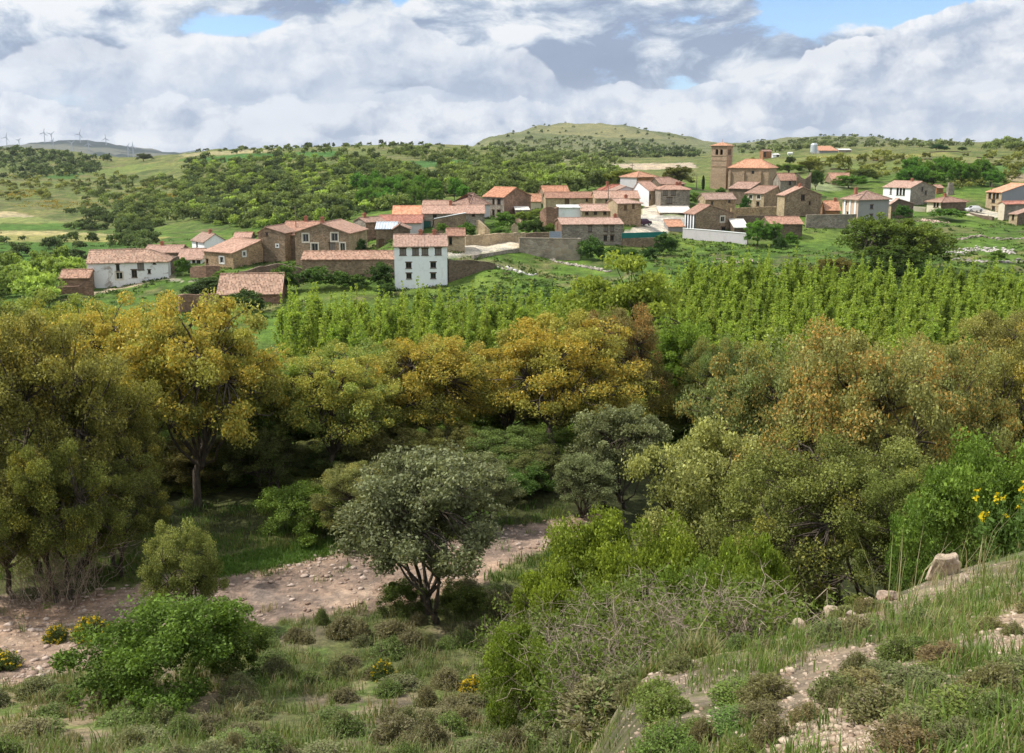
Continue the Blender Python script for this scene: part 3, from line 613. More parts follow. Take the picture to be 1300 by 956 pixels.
def window(root, P, hole, style):
    s0, s1, za, zb = hole; w = s1 - s0; h = zb - za
    door = style in ('door', 'green')
    m = MB(); t = min(.08, w * .12)
    fr = 'frame_white' if style == 'white' else 'frame_stone' if style == 'stonewin' else 'frame_wood'
    for q in ((s0, s0 + t, za, zb), (s1 - t, s1, za, zb), (s0 + t, s1 - t, zb - t, zb), (s0 + t, s1 - t, za, za + t)): pbox(m, P, *q, .10, .17)
    if w > .65: pbox(m, P, (s0 + s1) / 2 - .025, (s0 + s1) / 2 + .025, za + t, zb - t, .11, .165)
    if style in ('stonewin', 'white'):                                  # raised surround
        e = .2
        for q in ((s0 - e, s0, za - e, zb + e), (s1, s1 + e, za - e, zb + e), (s0, s1, zb, zb + e), (s0, s1, za - e, za)): pbox(m, P, *q, -.04, .02)
    elif not door:
        pbox(m, P, s0 - .08, s1 + .08, za - .1, za - .002, -.07, .05)
        pbox(m, P, s0 - .12, s1 + .12, zb + .002, zb + .16, -.025, .02)
    wd = m.build('door' if door else 'window', MATS[fr if not door else 'frame_wood'], root)
    p = MB()
    pbox(p, P, s0 + t, s1 - t, za + t, zb - t, .125, .155)
    pm = {'dark': 'pane', 'white': 'pane', 'stonewin': 'pane', 'shutter': 'shutter', 'door': 'door_wood', 'green': 'door_green'}[style]
    p.build('panel' if door else 'shutter' if style == 'shutter' else 'pane', MATS[pm], wd)

def roof_obj(root, Lr, Ll, Hh, rise, roof, rf, hl, hr, ov, tile, thick=.13):
    """gable or hip roof slab; axis 'x' ridge along local x"""
    if roof == 'x': A, B = Lr, Ll; T = lambda a, b, z: (a, b, z)
    else: A, B = Ll, Lr; T = lambda a, b, z: (b, a, z)
    g = .18; m = rf * B; s1 = rise / m; s2 = rise / (B - m) if B - m > .6 else 0
    z1 = Hh - ov * s1; z2 = Hh - ov * min(s2, .8) if s2 else Hh - .05
    oa = ov if hl > 0 else g; ob = ov if hr > 0 else g
    zt = Hh + rise
    bk = ov if s2 else g
    zb = z2 if s2 else zt - .05
    E = {'fl': (-oa, -ov, z1), 'fr': (A + ob, -ov, z1), 'br': (A + ob, B + bk, zb), 'bl': (-oa, B + bk, zb),
         'a': ((hl if hl > 0 else -g), m, zt), 'b': ((A - hr if hr > 0 else A + g), m, zt)}
    polys = [['fl', 'fr', 'b', 'a'], ['br', 'bl', 'a', 'b']]
    if hl > 0: polys.append(['bl', 'fl', 'a'])
    if hr > 0: polys.append(['fr', 'br', 'b'])
    mb = MB()
    flip = roof != 'x'
    for pl in polys:
        pts = [Vector(E[k]) for k in pl]
        u = (pts[1] - pts[0]).normalized(); nrm = u.cross(pts[2] - pts[0]).normalized(); v = nrm.cross(u)
        uv = [((p - pts[0]).dot(u), (p - pts[0]).dot(v)) for p in pts]
        top = [T(*p) for p in pts]; low = [T(p.x, p.y, p.z - thick) for p in pts]
        if flip: mb.poly(top[::-1], uv[::-1]); mb.poly(low, uv)
        else: mb.poly(top, uv); mb.poly(low[::-1], uv[::-1])
    rim = [['fl', 'fr'], ['fr', 'b' if hr <= 0 else 'br'], ['br', 'bl'], ['bl', 'a' if hl <= 0 else 'fl']]
    if hr <= 0: rim.append(['b', 'br'])
    if hl <= 0: rim.append(['a', 'fl'])
    for p, q in rim:
        p = Vector(E[p]); q = Vector(E[q]); dn = Vector((0, 0, -thick))
        qd = [T(*p), T(*(p + dn)), T(*(q + dn)), T(*q)]
        mb.poly(qd, [(0, 0), (0, thick), ((q - p).length, thick), ((q - p).length, 0)])
    # ridge and hip cap tiles
    caps = [('a', 'b')] + ([('a', 'fl'), ('a', 'bl')] if hl > 0 else []) + ([('b', 'fr'), ('b', 'br')] if hr > 0 else [])
    for p, q in caps:
        p = Vector(T(*E[p])); q = Vector(T(*E[q]))
        mb.cyl(p, q, .13, .13, 6)
    return mb.build('roof', MATS[tile], root)

GRID_HOUSES = []
def build_house(h):
    Y = h['Y']; th = h['th']; c_, s_ = math.cos(th), math.sin(th)
    P0 = at(h['c'], h['base'], Y); kc = P0.x / Y
    kr = kk(h['r'], h['eave'])
    Lr = (kr * Y - P0.x) / (c_ - kr * s_)
    if h['l'] is not None:
        kl = kk(h['l'], h['eave']); Ll = (P0.x - kl * Y) / (s_ + kl * c_)
    else: Ll = h['d']
    Hh = at(h['c'], h['eave'], Y).z - P0.z
    if not (0 < Ll < 18 and 0 < Lr < 24): print('HOUSE SIZE', h['label'], round(Lr, 1), round(Ll, 1), round(Hh, 1))
    corners = [(P0.x + a * c_ - b * s_, P0.y + a * s_ + b * c_) for a in (0, Lr) for b in (0, Ll)]
    low = min(gnd(*q) for q in corners) - P0.z - .6
    low = min(low, -.4)
    rf = h['rf']
    if h['roof'] == 'x': mid = (Lr / 2, rf * Ll); span = Ll
    else: mid = (rf * Lr, Ll * .3); span = Lr
    Ym = P0.y + mid[0] * s_ + mid[1] * c_
    rise = slope(h['ridge']) * Ym - P0.z - Hh
    rise = max(.25, min(rise, rf * span * .62))
    root = empty(h['name'], P0, th)
    tag(root, h['label'], h['cat'], h['group'])
    PR = lambda s, z, n: (s, n, z)
    PL = lambda s, z, n: (n, s, z)
    PB = lambda s, z, n: (s, Ll - n, z)
    PE = lambda s, z, n: (Lr - n, s, z)
    holes = {'R': [], 'L': []}
    for f, px, py, w, hh, st in h['wins']:
        k = kk(px, py)
        if f == 'R': t = (k * Y - P0.x) / (c_ - k * s_); Yw = Y + t * s_; L_ = Lr
        else: t = (P0.x - k * Y) / (s_ + k * c_); Yw = Y + t * c_; L_ = Ll
        zc = slope(py) * Yw - P0.z
        if h['roof'] == ('y' if f == 'R' else 'x'): zmax = 1e9
        else: zmax = Hh - .12
        z0, z1 = zc - hh / 2, zc + hh / 2
        if z1 > zmax: z0 -= z1 - zmax; z1 = zmax
        if z1 > Hh - .05 and z0 < Hh: z0, z1 = (Hh - .08 - hh, Hh - .08)      # keep clear of the wall/gable line
        if z0 >= Hh - .05: 
            zg = Hh; z0 = Hh - .08 - hh; z1 = Hh - .08
        t = min(max(t, w / 2 + .15), L_ - w / 2 - .15)
        q = (t - w / 2, t + w / 2, z0, z1)
        if any(not (q[1] < o[0] or q[0] > o[1] or q[3] < o[2] or q[2] > o[3]) for o, _ in holes[f]): continue
        holes[f].append((q, st))
    wR = MB(); wL = MB() if h['lwall'] else wR
    wall_face(wR, PR, Lr, low, Hh, [q for q, _ in holes['R']])
    wall_face(wL, PL, Ll, low, Hh, [q for q, _ in holes['L']])
    wall_face(wR, PB, Lr, low, Hh, []); wall_face(wR, PE, Ll, low, Hh, [])
    zt = Hh + rise - .05
    if h['roof'] == 'x':
        m = rf * Ll
        if h['hl'] <= 0: wL.poly([(0, 0, Hh), (0, Ll, Hh), (0, m, zt)])
        if h['hr'] <= 0: wR.poly([(Lr, 0, Hh), (Lr, Ll, Hh), (Lr, m, zt)])
        if Ll - m <= .6: wR.poly([(0, Ll, Hh), (Lr, Ll, Hh), (Lr, m, zt), (0, m, zt)])
    else:
        m = rf * Lr
        if h['hl'] <= 0: wR.poly([(0, 0, Hh), (Lr, 0, Hh), (m, 0, zt)])
        if h['hr'] <= 0: wR.poly([(0, Ll, Hh), (Lr, Ll, Hh), (m, Ll, zt)])
        if Lr - m <= .6: wR.poly([(Lr, 0, Hh), (Lr, Ll, Hh), (m, Ll, zt), (m, 0, zt)])
    wo = wR.build('wall', MATS[h['wall']], root)
    if h['lwall']:
        lo = wL.build('wall', MATS[h['lwall']], root)
        if h['lwall'] != h['wall']: lo['label'] = 'side wall of another tone'  # left sides set apart in tone; several are painted pale for sunlight
    for f, P in (('R', PR), ('L', PL)):
        for q, st in holes[f]: window(root, P, q, st)
    if h['pil']:
        n = h['pil']
        for i in range(n):
            m = MB(); s = (i + .5) / n * Ll
            pbox(m, PL, s - .22, s + .22, low, Hh - .15, -.12, .01)
            m.build('pilaster', MATS['white'], root)
    ro = roof_obj(root, Lr, Ll, Hh, rise, h['roof'], rf, h['hl'], h['hr'], h['ov'], h['tile'])
    for px, py in h['chim']:
        if h['roof'] == 'x':
            yr = rf * Ll; k = kk(px, py); Yc = Y + yr * c_
            xw = k * Yc; a = ((xw - P0.x) * c_ + (Yc - P0.y) * s_); a = min(max(a, .6), Lr - .6); b = yr
        else:
            a = rf * Lr; b = Ll * .35; Yc = Y + b * c_
        zc = slope(py) * (P0.y + a * s_ + b * c_) - P0.z
        zc = max(zc, Hh + rise + .5); zc = min(zc, Hh + rise + .8)
        m = MB(); m.box(a - .3, a + .3, b - .25, b + .25, Hh + rise - .7, zc); m.box(a - .38, a + .38, b - .33, b + .33, zc, zc + .12)
        m.box(a - .2, a + .2, b - .16, b + .16, zc + .12, zc + .3)
        m.build('chimney', MATS['chimney_brick' if h['tile'] != 'tile_old' else 'chimney_stone'], ro)
for h in H: build_house(h)

# ------------------------------------------------------------------ church
def church():
    Y = 300.0; th = R(51); c_, s_ = math.cos(th), math.sin(th)
    P0 = at(921, 240, Y); root = empty('church', P0, th)
    tag(root, 'sandstone church with square bell tower and orange hipped nave roof above the village', 'church')
    kl = kk(902.8, 200); kr = kk(929.8, 200)
    Ll = (P0.x - kl * Y) / (s_ + kl * c_); Lr = (kr * Y - P0.x) / (c_ - kr * s_)
    z = lambda row: slope(row) * Y - P0.z
    Ht = z(185.4)
    tw = MB(); PR = lambda s, zz, n: (s, n, zz); PL = lambda s, zz, n: (n, s, zz)
    PB = lambda s, zz, n: (s, Ll - n, zz); PE = lambda s, zz, n: (Lr - n, s, zz)
    def arch_holes(L, n):
        w = .95; out = []
        for i in range(n):
            cx = L * (i + 1) / (n + 1) + (.1 if i == 0 and n == 2 else -.1 if n == 2 else 0)
            out.append((cx - w / 2, cx + w / 2, z(196.6), z(189.6)))
        return out
    hl_ = arch_holes(Ll, 2); hr_ = arch_holes(Lr, 2)
    wall_face(tw, PL, Ll, -1.5, Ht, hl_, .6); wall_face(tw, PR, Lr, -1.5, Ht, hr_, .6)
    wall_face(tw, PB, Lr, -1.5, Ht, [], .3); wall_face(tw, PE, Ll, -1.5, Ht, [], .3)
    t = tw.build('tower', MATS['stone_ashlar'], root)
    for P, hs in ((PL, hl_), (PR, hr_)):
        for s0, s1, za, zb in hs:                                    # round heads: arch ring + near-black panel painting the shade inside
            m = MB(); r = (s1 - s0) / 2; cx = (s0 + s1) / 2; n = 10
            for i in range(n):
                a0 = math.pi * i / n; a1 = math.pi * (i + 1) / n
                q = [(cx + r * 1.0 * math.cos(a), zb - r + r * math.sin(a)) for a in (a0, a1)]
                o = [(cx + r * math.cos(a) * 1.001, zb + .0) for a in (a0, a1)]
                m.poly([P(q[0][0], q[0][1], .05), P(o[0][0], o[0][1], .05), P(o[1][0], o[1][1], .05), P(q[1][0], q[1][1], .05)])
            m.build('arch', MATS['stone_ashlar'], t)
            b = MB(); pbox(b, P, s0 + .002, s1 - .002, za + .002, zb - .002, .5, .58); b.build('belfry_shade_panel', MATS['dark_hole'], t)
    for row, pr in ((185.6, .22), (197.6, .1), (203.6, .1), (211.2, .1)):
        m = MB(); zz = z(row); e = pr
        m.box(-e, Lr + e, -e, Ll + e, zz - .12, zz + .12); m.build('cornice', MATS['stone_ashlar'], t)
    r = MB(); o = .5; zt = z(180.3); ap = (Lr / 2, Ll / 2, zt)
    Q = [(-o, -o, Ht + .12), (Lr + o, -o, Ht + .12), (Lr + o, Ll + o, Ht + .12), (-o, Ll + o, Ht + .12)]
    for i in range(4): r.poly([Q[i], Q[(i + 1) % 4], ap], [(0, 0), (5, 0), (2.5, 3)])
    r.poly(Q[::-1]); r.cyl(ap, (ap[0], ap[1], zt + .9), .05, .03, 6)
    r.build('tower_roof', MATS['tile_orange'], t)
    # nave
    Y2 = 292.0; th2 = R(60); P2 = at(975, 238, Y2); c2, s2 = math.cos(th2), math.sin(th2)
    kl = kk(925, 225); kr = kk(985.5, 225)
    L2 = (P2.x - kl * Y2) / (s2 + kl * c2); R2 = (kr * Y2 - P2.x) / (c2 - kr * s2)
    R2 = max(R2, 7.5)
    nv = bpy.data.objects.new('nave_placeholder', None)
    inv = Matrix.Translation(P0) @ Matrix.Rotation(th, 4, 'Z'); w2 = Matrix.Translation(P2) @ Matrix.Rotation(th2, 4, 'Z'); loc = inv.inverted() @ w2
    bpy.data.objects.remove(nv)
    H2 = slope(212.3) * Y2 - P2.z
    m = MB(); PL2 = lambda s, zz, n: (n, s, zz)
    wh = [(L2 * .36, L2 * .36 + .8, slope(221) * Y2 - P2.z, slope(217) * Y2 - P2.z)]
    wall_face(m, PL2, L2, -1.5, H2, wh, .3)
    wall_face(m, lambda s, zz, n: (s, n, zz), R2, -1.5, H2, []); wall_face(m, lambda s, zz, n: (s, L2 - n, zz), R2, -1.5, H2, []); wall_face(m, lambda s, zz, n: (R2 - n, s, zz), L2, -1.5, H2, [])
    for s in (L2 * .2, L2 * .62, L2 * .97): pbox(m, PL2, s - .35, s + .35, -1.5, H2 - 1.2, -.5, .01)
    nave = m.build('nave', MATS['stone_ashlar'], root); nave.matrix_local = loc
    b = MB(); pbox(b, PL2, wh[0][0], wh[0][1], wh[0][2], wh[0][3], .22, .28); b.build('window', MATS['pane'], nave)
    b = MB(); pbox(b, PL2, -.2, L2 + .2, H2 - .3, H2 - .02, -.15, .02); b.build('cornice', MATS['stone_ashlar'], nave)
    rise = slope(202.3) * (Y2 + 5) - P2.z - H2
    ro = roof_obj(nave, R2, L2, H2, min(rise, 3.2), 'y', .5, 3.5, 3.5, .4, 'tile_orange'); ro.name = 'nave_roof'
church()

# ------------------------------------------------------------------ masonry walls
def stone_wall(label, pts, mat='stone', th=.5, name='stone_wall', cat='wall', coping=None, rough=.12, seed=0, sink=.7, low=.35):
    """pts: (px, top row, Y): a wall of real thickness following the points, its foot in the ground"""
    rg = random.Random(seed + len(pts) * 31 + int(pts[0][0]))
    P = [at(px, row, Y) for px, row, Y in pts]
    P0 = P[0].copy(); gz0 = gnd(P0.x, P0.y); root_loc = Vector((P0.x, P0.y, gz0))
    path = []
    for a, b in zip(P[:-1], P[1:]):
        n = max(1, int((b - a).length / .9))
        for i in range(n): path.append(a.lerp(b, i / n))
    path.append(P[-1])
    prof = []
    for i, p in enumerate(path):
        d = (path[min(i + 1, len(path) - 1)] - path[max(i - 1, 0)]); d.z = 0; d.normalize(); nn = Vector((-d.y, d.x, 0))
        g = gnd(p.x, p.y); tz = max(p.z + rg.uniform(-rough, rough), g + low)
        prof.append((p, nn, g - sink, tz))
    m = MB(); cop = MB()
    def ring(p, nn, lo, hi, w=th / 2):
        a = Vector((p.x, p.y, 0)) + nn * w - Vector((root_loc.x, root_loc.y, 0)); b = Vector((p.x, p.y, 0)) - nn * w - Vector((root_loc.x, root_loc.y, 0))
        return [(a.x, a.y, lo - root_loc.z), (a.x, a.y, hi - root_loc.z), (b.x, b.y, hi - root_loc.z), (b.x, b.y, lo - root_loc.z)]
    rings = [ring(*q) for q in prof]
    for A, B in zip(rings[:-1], rings[1:]):
        for i in range(3): m.poly([A[i], A[i + 1], B[i + 1], B[i]])
    m.poly(rings[0]); m.poly(rings[-1][::-1])
    o = m.build(name, MATS[mat]); o.location = root_loc; tag(o, label, cat)
    if coping:
        rc = [ring(p, nn, hi + .003, hi + .12, th / 2 + .08) for p, nn, lo, hi in prof]
        for A, B in zip(rc[:-1], rc[1:]):
            for i in range(4): cop.poly([A[i], A[(i + 1) % 4], B[(i + 1) % 4], B[i]])
        cop.poly(rc[0]); cop.poly(rc[-1][::-1])
        cop.build('coping', MATS[coping], o)
    return o
stone_wall('rough brown yard wall in front of the small ruined shed', [(57, 366, 161), (76, 363, 162), (101, 362, 162), (117, 353, 162)], 'stone_red', rough=.25)
stone_wall('low dark wall running left from the big speckled roof barn', [(226, 374, 138), (250, 374, 140), (276, 373, 142)], 'stone_red')
stone_wall('rubble yard wall above the big speckled roof barn', [(304, 344, 153), (330, 339, 155), (352, 333, 157), (383, 341, 157)], 'stone_dark', rough=.2)
stone_wall('short brown garden wall under the brown stone house', [(242, 339, 172), (262, 338, 171), (279, 338, 171)], 'stone_red', rough=.2)
stone_wall('dark shaded wall between whitewashed barn and green bush', [(214, 330, 176), (226, 325, 180)], 'stone_dark')
stone_wall('sloping yard wall with white coping before the joined row house', [(551, 278, 198), (572, 274, 198), (591, 270.5, 199)], 'stone', coping='frame_white', rough=.02)
stone_wall('long tan wall along the upper side of the lane', [(590, 299, 172), (620, 297, 176), (666, 295, 182)], 'stone_cream', rough=.1)
stone_wall('retaining wall holding up the lane from below', [(600, 324, 160), (628, 319.5, 165), (658, 315, 171)], 'stone_grey', rough=.03, low=.04)
stone_wall('low dark wall right of the tall white building', [(569, 329, 152), (600, 331, 154), (628, 334, 156)], 'stone_dark', rough=.15)
stone_wall('big weathered concrete yard wall with flat top', [(660, 302.5, 179), (660.5, 302.5, 171), (735, 303.5, 172), (735.5, 303, 180)], 'concrete', .4, 'concrete_wall', coping='concrete', rough=.0)
stone_wall('grassy back wall behind the concrete yard wall', [(668, 296, 182), (700, 294.5, 184)], 'stone', rough=.1)
stone_wall('curved ruined wall among bushes left of the white block', [(687, 268, 206), (694, 264, 204), (708, 263.5, 206)], 'stone_red', .6, rough=.25)
stone_wall('leaning fragment of wall between the round bushes', [(655, 277, 205), (662, 281, 203), (667, 287, 201)], 'stone', .5, 'ruined_wall', rough=.3)
stone_wall('ruined gable fragment with sloping top beside the lane', [(605, 280, 178), (608, 279, 178), (616, 287, 177), (622, 293, 177)], 'stone_cream', .6, 'ruined_wall', rough=.15)
stone_wall('small pointed ruin fragment in the overgrown garden', [(649, 287, 192), (653, 283, 192), (658, 289, 192)], 'stone_cream', .5, 'ruined_wall', rough=.15)
stone_wall('stone wall under the green netting', [(790, 302, 187), (815, 302, 188), (846, 301.5, 190)], 'stone', rough=.03)
stone_wall('long white rendered wall stepping down below the pilastered barn', [(867.5, 290, 201), (905, 293, 196), (949.5, 296.8, 190)], 'plaster_wall' if 'plaster_wall' in MATS else 'lilac', .35, 'white_wall', coping='frame_white', rough=.01)
stone_wall('terrace wall below the tan house and church lane', [(928, 264, 224), (960, 263, 226), (985, 262, 230)], 'stone_warm', rough=.08)
stone_wall('dark wall of the sunken lane below the terrace wall', [(934, 274, 214), (960, 273.5, 215), (986, 273, 217)], 'stone_dark', rough=.06)
stone_wall('long grey concrete wall left of the square grey villa', [(1023.5, 273.5, 213), (1055, 273, 214), (1087, 272.5, 215.5)], 'stone_grey', .35, 'concrete_wall', coping='concrete', rough=.01)
stone_wall('dark terrace wall under the paved yard with the white car', [(1228, 270.5, 238), (1245, 273, 232), (1261, 275.5, 228)], 'stone_dark', rough=.05)
stone_wall('small retaining wall before the white sided house', [(1158, 262, 250), (1175, 263, 249)], 'cream', rough=.02)
stone_wall('crumbling roofless ruin wall right of the brown roofed house', [(1012.5, 222, 270), (1013, 221, 266), (1022, 228, 265.5), (1028, 222, 266), (1029, 220, 271)], 'stone_dark', .5, 'ruined_wall', rough=.25)
for i, (lab, pts) in enumerate((
    ('upper dark terrace wall in the plateau field behind the church', [(1012, 206.5, 418), (1045, 205.5, 420), (1074, 206, 425)]),
    ('broken terrace wall behind the field hut', [(1054, 215, 352), (1080, 214.5, 355)]),
    ('terrace wall under the right part of the plateau', [(1108, 203.5, 430), (1135, 203, 432)]),
    ('low dark terrace wall left of the plateau hedge', [(1148, 202.6, 440), (1192, 202.6, 445)]),
    ('long terrace wall above the bright green row of trees', [(1190, 207.8, 400), (1230, 207.5, 402), (1276, 207.5, 405)]),
    ('terrace wall near the right edge of the plateau', [(1240, 200.5, 470), (1300, 200.5, 475), (1330, 200.5, 478)]),
    ('thin terrace wall above the farm field', [(1180, 195, 560), (1232, 195, 565)]))):
    stone_wall(lab, pts, 'stone_dark', .6, 'terrace_wall', rough=.3, seed=i)

# ------------------------------------------------------------------ small fixtures
def netting():
    a = at(789.5, 302, 186.6); b = at(846, 301.5, 189.6); ht = 1.0
    root = empty('green_netting', (a.x, a.y, a.z - .1), math.atan2(b.y - a.y, b.x - a.x)); L = (b - a).length
    tag(root, 'strip of dark green windbreak netting on top of the meadow wall', 'netting')
    m = MB(); n = 40
    for i in range(n):
        x0, x1 = L * i / n, L * (i + 1) / n; f = lambda x: .05 * math.sin(x * 2.1)
        m.poly([(x0, f(x0), 0), (x1, f(x1), 0), (x1, f(x1) * .3, ht), (x0, f(x0) * .3, ht)])
    o = m.build('net', MATS['net_green'], root); md = o.modifiers.new('s', 'SOLIDIFY'); md.thickness = .03
    for i in range(7):
        m = MB(); x = L * i / 6; m.cyl((x, .06, -.4), (x, .06, ht + .08), .035, .035, 6); m.build('post', MATS['metal'], root)
netting()
def gate():
    a = at(698, 303, 180); root = empty('metal_gate', a, R(3)); tag(root, 'blue grey sheet metal gate behind the concrete yard wall', 'gate')
    w = (kk(712) - kk(698)) * 180; m = MB(); m.box(0, w, 0, .06, -.6, 1.25); m.build('sheet', simple('gate_blue', (.30, .34, .40), .5), root)
    m = MB(); m.box(-.08, 0, -.02, .08, -.6, 1.3); m.box(w, w + .08, -.02, .08, -.6, 1.3); m.box(0, w, -.02, .08, 1.251, 1.3); m.build('frame', MATS['metal'], root)
gate()
def silo():
    Y = 515.0; P = at(1033, 195.2, Y); g = gnd(P.x, P.y); root = empty('grain_silo', (P.x, P.y, min(g, P.z))); tag(root, 'grey metal grain silo with domed top on the farm plateau', 'silo')
    r = 1.7; h = slope(183.5) * Y - P.z
    m = MB(); m.cyl((0, 0, .9), (0, 0, h), r, r, 20); m.build('tank', simple('silo_metal', (.42, .46, .50), .4, .5, .12, 2), root)
    m = MB(); n = 20
    for j in range(3):
        a0, a1 = j / 3 * math.pi / 2, (j + 1) / 3 * math.pi / 2
        m.cyl((0, 0, h + .9 * math.sin(a0)), (0, 0, h + .9 * math.sin(a1)), r * 1.04 * math.cos(a0), max(.05, r * 1.04 * math.cos(a1)), n, cap=False)
    m.build('dome', MATS['metal'], root)
    for i in range(4):
        a = math.pi / 4 + i * math.pi / 2; m = MB(); m.cyl((r * .8 * math.cos(a), r * .8 * math.sin(a), -.8), (r * .8 * math.cos(a), r * .8 * math.sin(a), .95), .12, .12, 6); m.build('leg', MATS['metal'], root)
silo()
def tank():
    Y = 505.0; P = at(1003, 196, Y); m = MB(); m.cyl((-1.2, 0, .5), (1.2, 0, .5), .65, .65, 12); m.box(-.9, -.7, -.5, .5, -.6, .3); m.box(.7, .9, -.5, .5, -.6, .3)
    o = m.build('water_tank', MATS['frame_white']); o.location = P; tag(o, 'small white farm tank left of the silo', 'tank')
tank()
def pole(px, base, top, Y, label, arm=True):
    P = at(px, base, Y); g = gnd(P.x, P.y); h = slope(top) * Y - g; root = empty('utility_pole', (P.x, P.y, g - .2)); tag(root, label, 'pole', 'utility poles of the village')
    m = MB(); m.cyl((0, 0, 0), (0, 0, h + .2), .13, .08, 8); m.build('mast', MATS['wood_pole'], root)
    if arm:
        m = MB(); m.box(-.6, .6, -.04, .04, h - .5, h - .38); m.build('crossarm', MATS['wood_pole'], root)
pole(802, 238, 207, 275, 'thin dark pole rising beside the topmost orange roof')
pole(1257, 262, 233, 250, 'pole standing against the tall blue grey gable house')
pole(884, 245, 222, 288, 'slim pole in the grass left of the cypress', False)
pole(771.8, 272, 236, 224, 'pole in front of the long beige houses', False)
pole(375.5, 282, 262, 190, 'pole rising behind the paired gable house', False)
def pillar():
    P = at(1206, 247, 275); root_z = gnd(P.x, P.y); m = MB(); h = slope(232) * 275 - root_z
    m.box(-.8, .8, -.7, .7, -.5, h * .6); m.box(-.6, .6, -.5, .5, h * .6, h)
    o = m.build('stone_pillar', MATS['stone_grey']); o.location = (P.x, P.y, root_z); tag(o, 'ruined square stone pillar right of the broken brick hut', 'pillar')
pillar()
def car(px, base, Y, rz, colr, label):
    P = at(px, base, Y); g = gnd(P.x, P.y); root = empty('parked_car', (P.x, P.y, g + .02), rz); tag(root, label, 'car')
    paint = simple('paint_' + colr[0], colr[1], .25, .5, .02)
    prof = [(-2.0, .35), (-2.05, .75), (-1.75, .9), (-1.2, .95), (-.65, 1.42), (.75, 1.45), (1.35, .98), (1.95, .85), (2.05, .6), (2.0, .35)]
    m = MB(); w = .82
    L = [(x, -w if z < 1 else -w * .82, z) for x, z in prof]; Rr = [(x, -y, z) for x, y, z in L]
    for i in range(len(prof)):
        j = (i + 1) % len(prof); m.poly([L[i], L[j], Rr[j], Rr[i]])
    m.poly(L[::-1]); m.poly(Rr); m.build('body', paint, root)
    for sx in (-1.25, 1.3):
        for sy in (-.78, .78):
            t = MB(); t.cyl((sx, sy - .1, .32), (sx, sy + .1, .32), .32, .32, 14); wh = t.build('wheel', simple('tyre', (.02, .02, .02)), root)
            t = MB(); t.cyl((sx, sy - .115, .32), (sx, sy + .115, .32), .19, .19, 10); t.build('rim', MATS['metal'], wh)
    g_ = MB()
    for sy in (-1, 1):
        y = sy * (w * .86); g_.poly([(-1.05, y * 1.03, 1.0), (1.15, y * 1.03, 1.0), (.7, y * .98, 1.38), (-.6, y * .98, 1.36)])
    g_.build('side_windows', MATS['pane'], root)
    g_ = MB(); g_.poly([(-1.17, -.62, 1.0), (-1.17, .62, 1.0), (-.7, .58, 1.4), (-.7, -.58, 1.4)]); g_.build('windscreen', MATS['pane'], root)
    for sy in (-.55, .55):
        g_ = MB(); g_.box(-2.07, -1.95, sy - .15, sy + .15, .62, .76); g_.build('headlight', MATS['frame_white'], root)
car(815, 283, 206, R(35), ('plum', (.06, .02, .05)), 'dark plum car parked in the shade of the tan corner house')
car(1236.5, 266.5, 242, R(8), ('white', (.75, .75, .75)), 'white car parked in the paved yard at the right')

def turbine(px, hub, base, blade, Y, rot, label):
    P = at(px, base, Y); root = empty('wind_turbine', (P.x, P.y, P.z - 6)); tag(root, label, 'wind turbine', 'wind turbines on the far ridge')
    h = slope(hub) * Y - P.z + 6; mt = MATS['turbine_white']; k = Y / F
    m = MB(); m.cyl((0, 0, 0), (0, 0, h), .55 * k, .33 * k, 10); m.build('tower', mt, root)
    m = MB(); m.box(-.45 * k, .45 * k, -.9 * k, 1.2 * k, h - .4 * k, h + .5 * k); m.build('nacelle', mt, root)
    m = MB(); m.cyl((0, -1.5 * k, h), (0, -.9 * k, h), .25 * k, .5 * k, 8); m.build('hub', mt, root)
    for i in range(3):
        a = rot + i * 2 * math.pi / 3; d = Vector((math.sin(a), 0, math.cos(a))); e = Vector((math.cos(a), 0, -math.sin(a))); L = blade * k
        m = MB(); o = Vector((0, -1.2 * k, h)); th = Vector((0, .12 * k, 0))
        out = [o + e * .3 * k, o + d * L * .2 + e * .6 * k, o + d * L + e * .15 * k, o + d * L - e * .12 * k, o + d * L * .2 - e * .4 * k, o - e * .3 * k]
        m.poly([p - th for p in out]); m.poly([p + th for p in out][::-1])
        for a_, b_ in zip(out, out[1:] + out[:1]): m.poly([a_ - th, a_ + th, b_ + th, b_ - th])
        m.build('blade', mt, root)
for px, hub, base, bl, Y, rot, lab in (
    (9, 174.5, 186, 6.5, 5500, .3, 'turbine at the far left end of the ridge'), (24.5, 178, 184, 4, 5900, .9, 'small distant turbine second from the left end'),
    (57, 168.5, 181, 6, 5600, .2, 'left turbine of the close pair on the ridge top'), (66, 170.5, 181.5, 6, 5600, .9, 'right turbine of the close pair on the ridge top'),
    (68, 179, 190, 4.5, 4700, .5, 'low turbine below the close pair on the ridge slope'), (102, 170.3, 182, 6.5, 5500, .35, 'turbine just right of the ridge summit'),
    (92, 181.5, 195, 5.5, 4700, 1.0, 'low turbine standing on the pale slope under the summit'), (113.5, 182.5, 199, 5.5, 4600, 0.0, 'low tall turbine right of the pale slope'),
    (135, 175.8, 187, 6, 5500, .02, 'turbine alone on the falling right shoulder of the ridge'), (163, 186, 200, 5.5, 4600, .6, 'left turbine of the low pair at the ridge foot'),
    (169.5, 185.5, 200, 5.5, 4650, .1, 'right turbine of the low pair at the ridge foot')):
    turbine(px, hub, base, bl, Y, rot, lab)
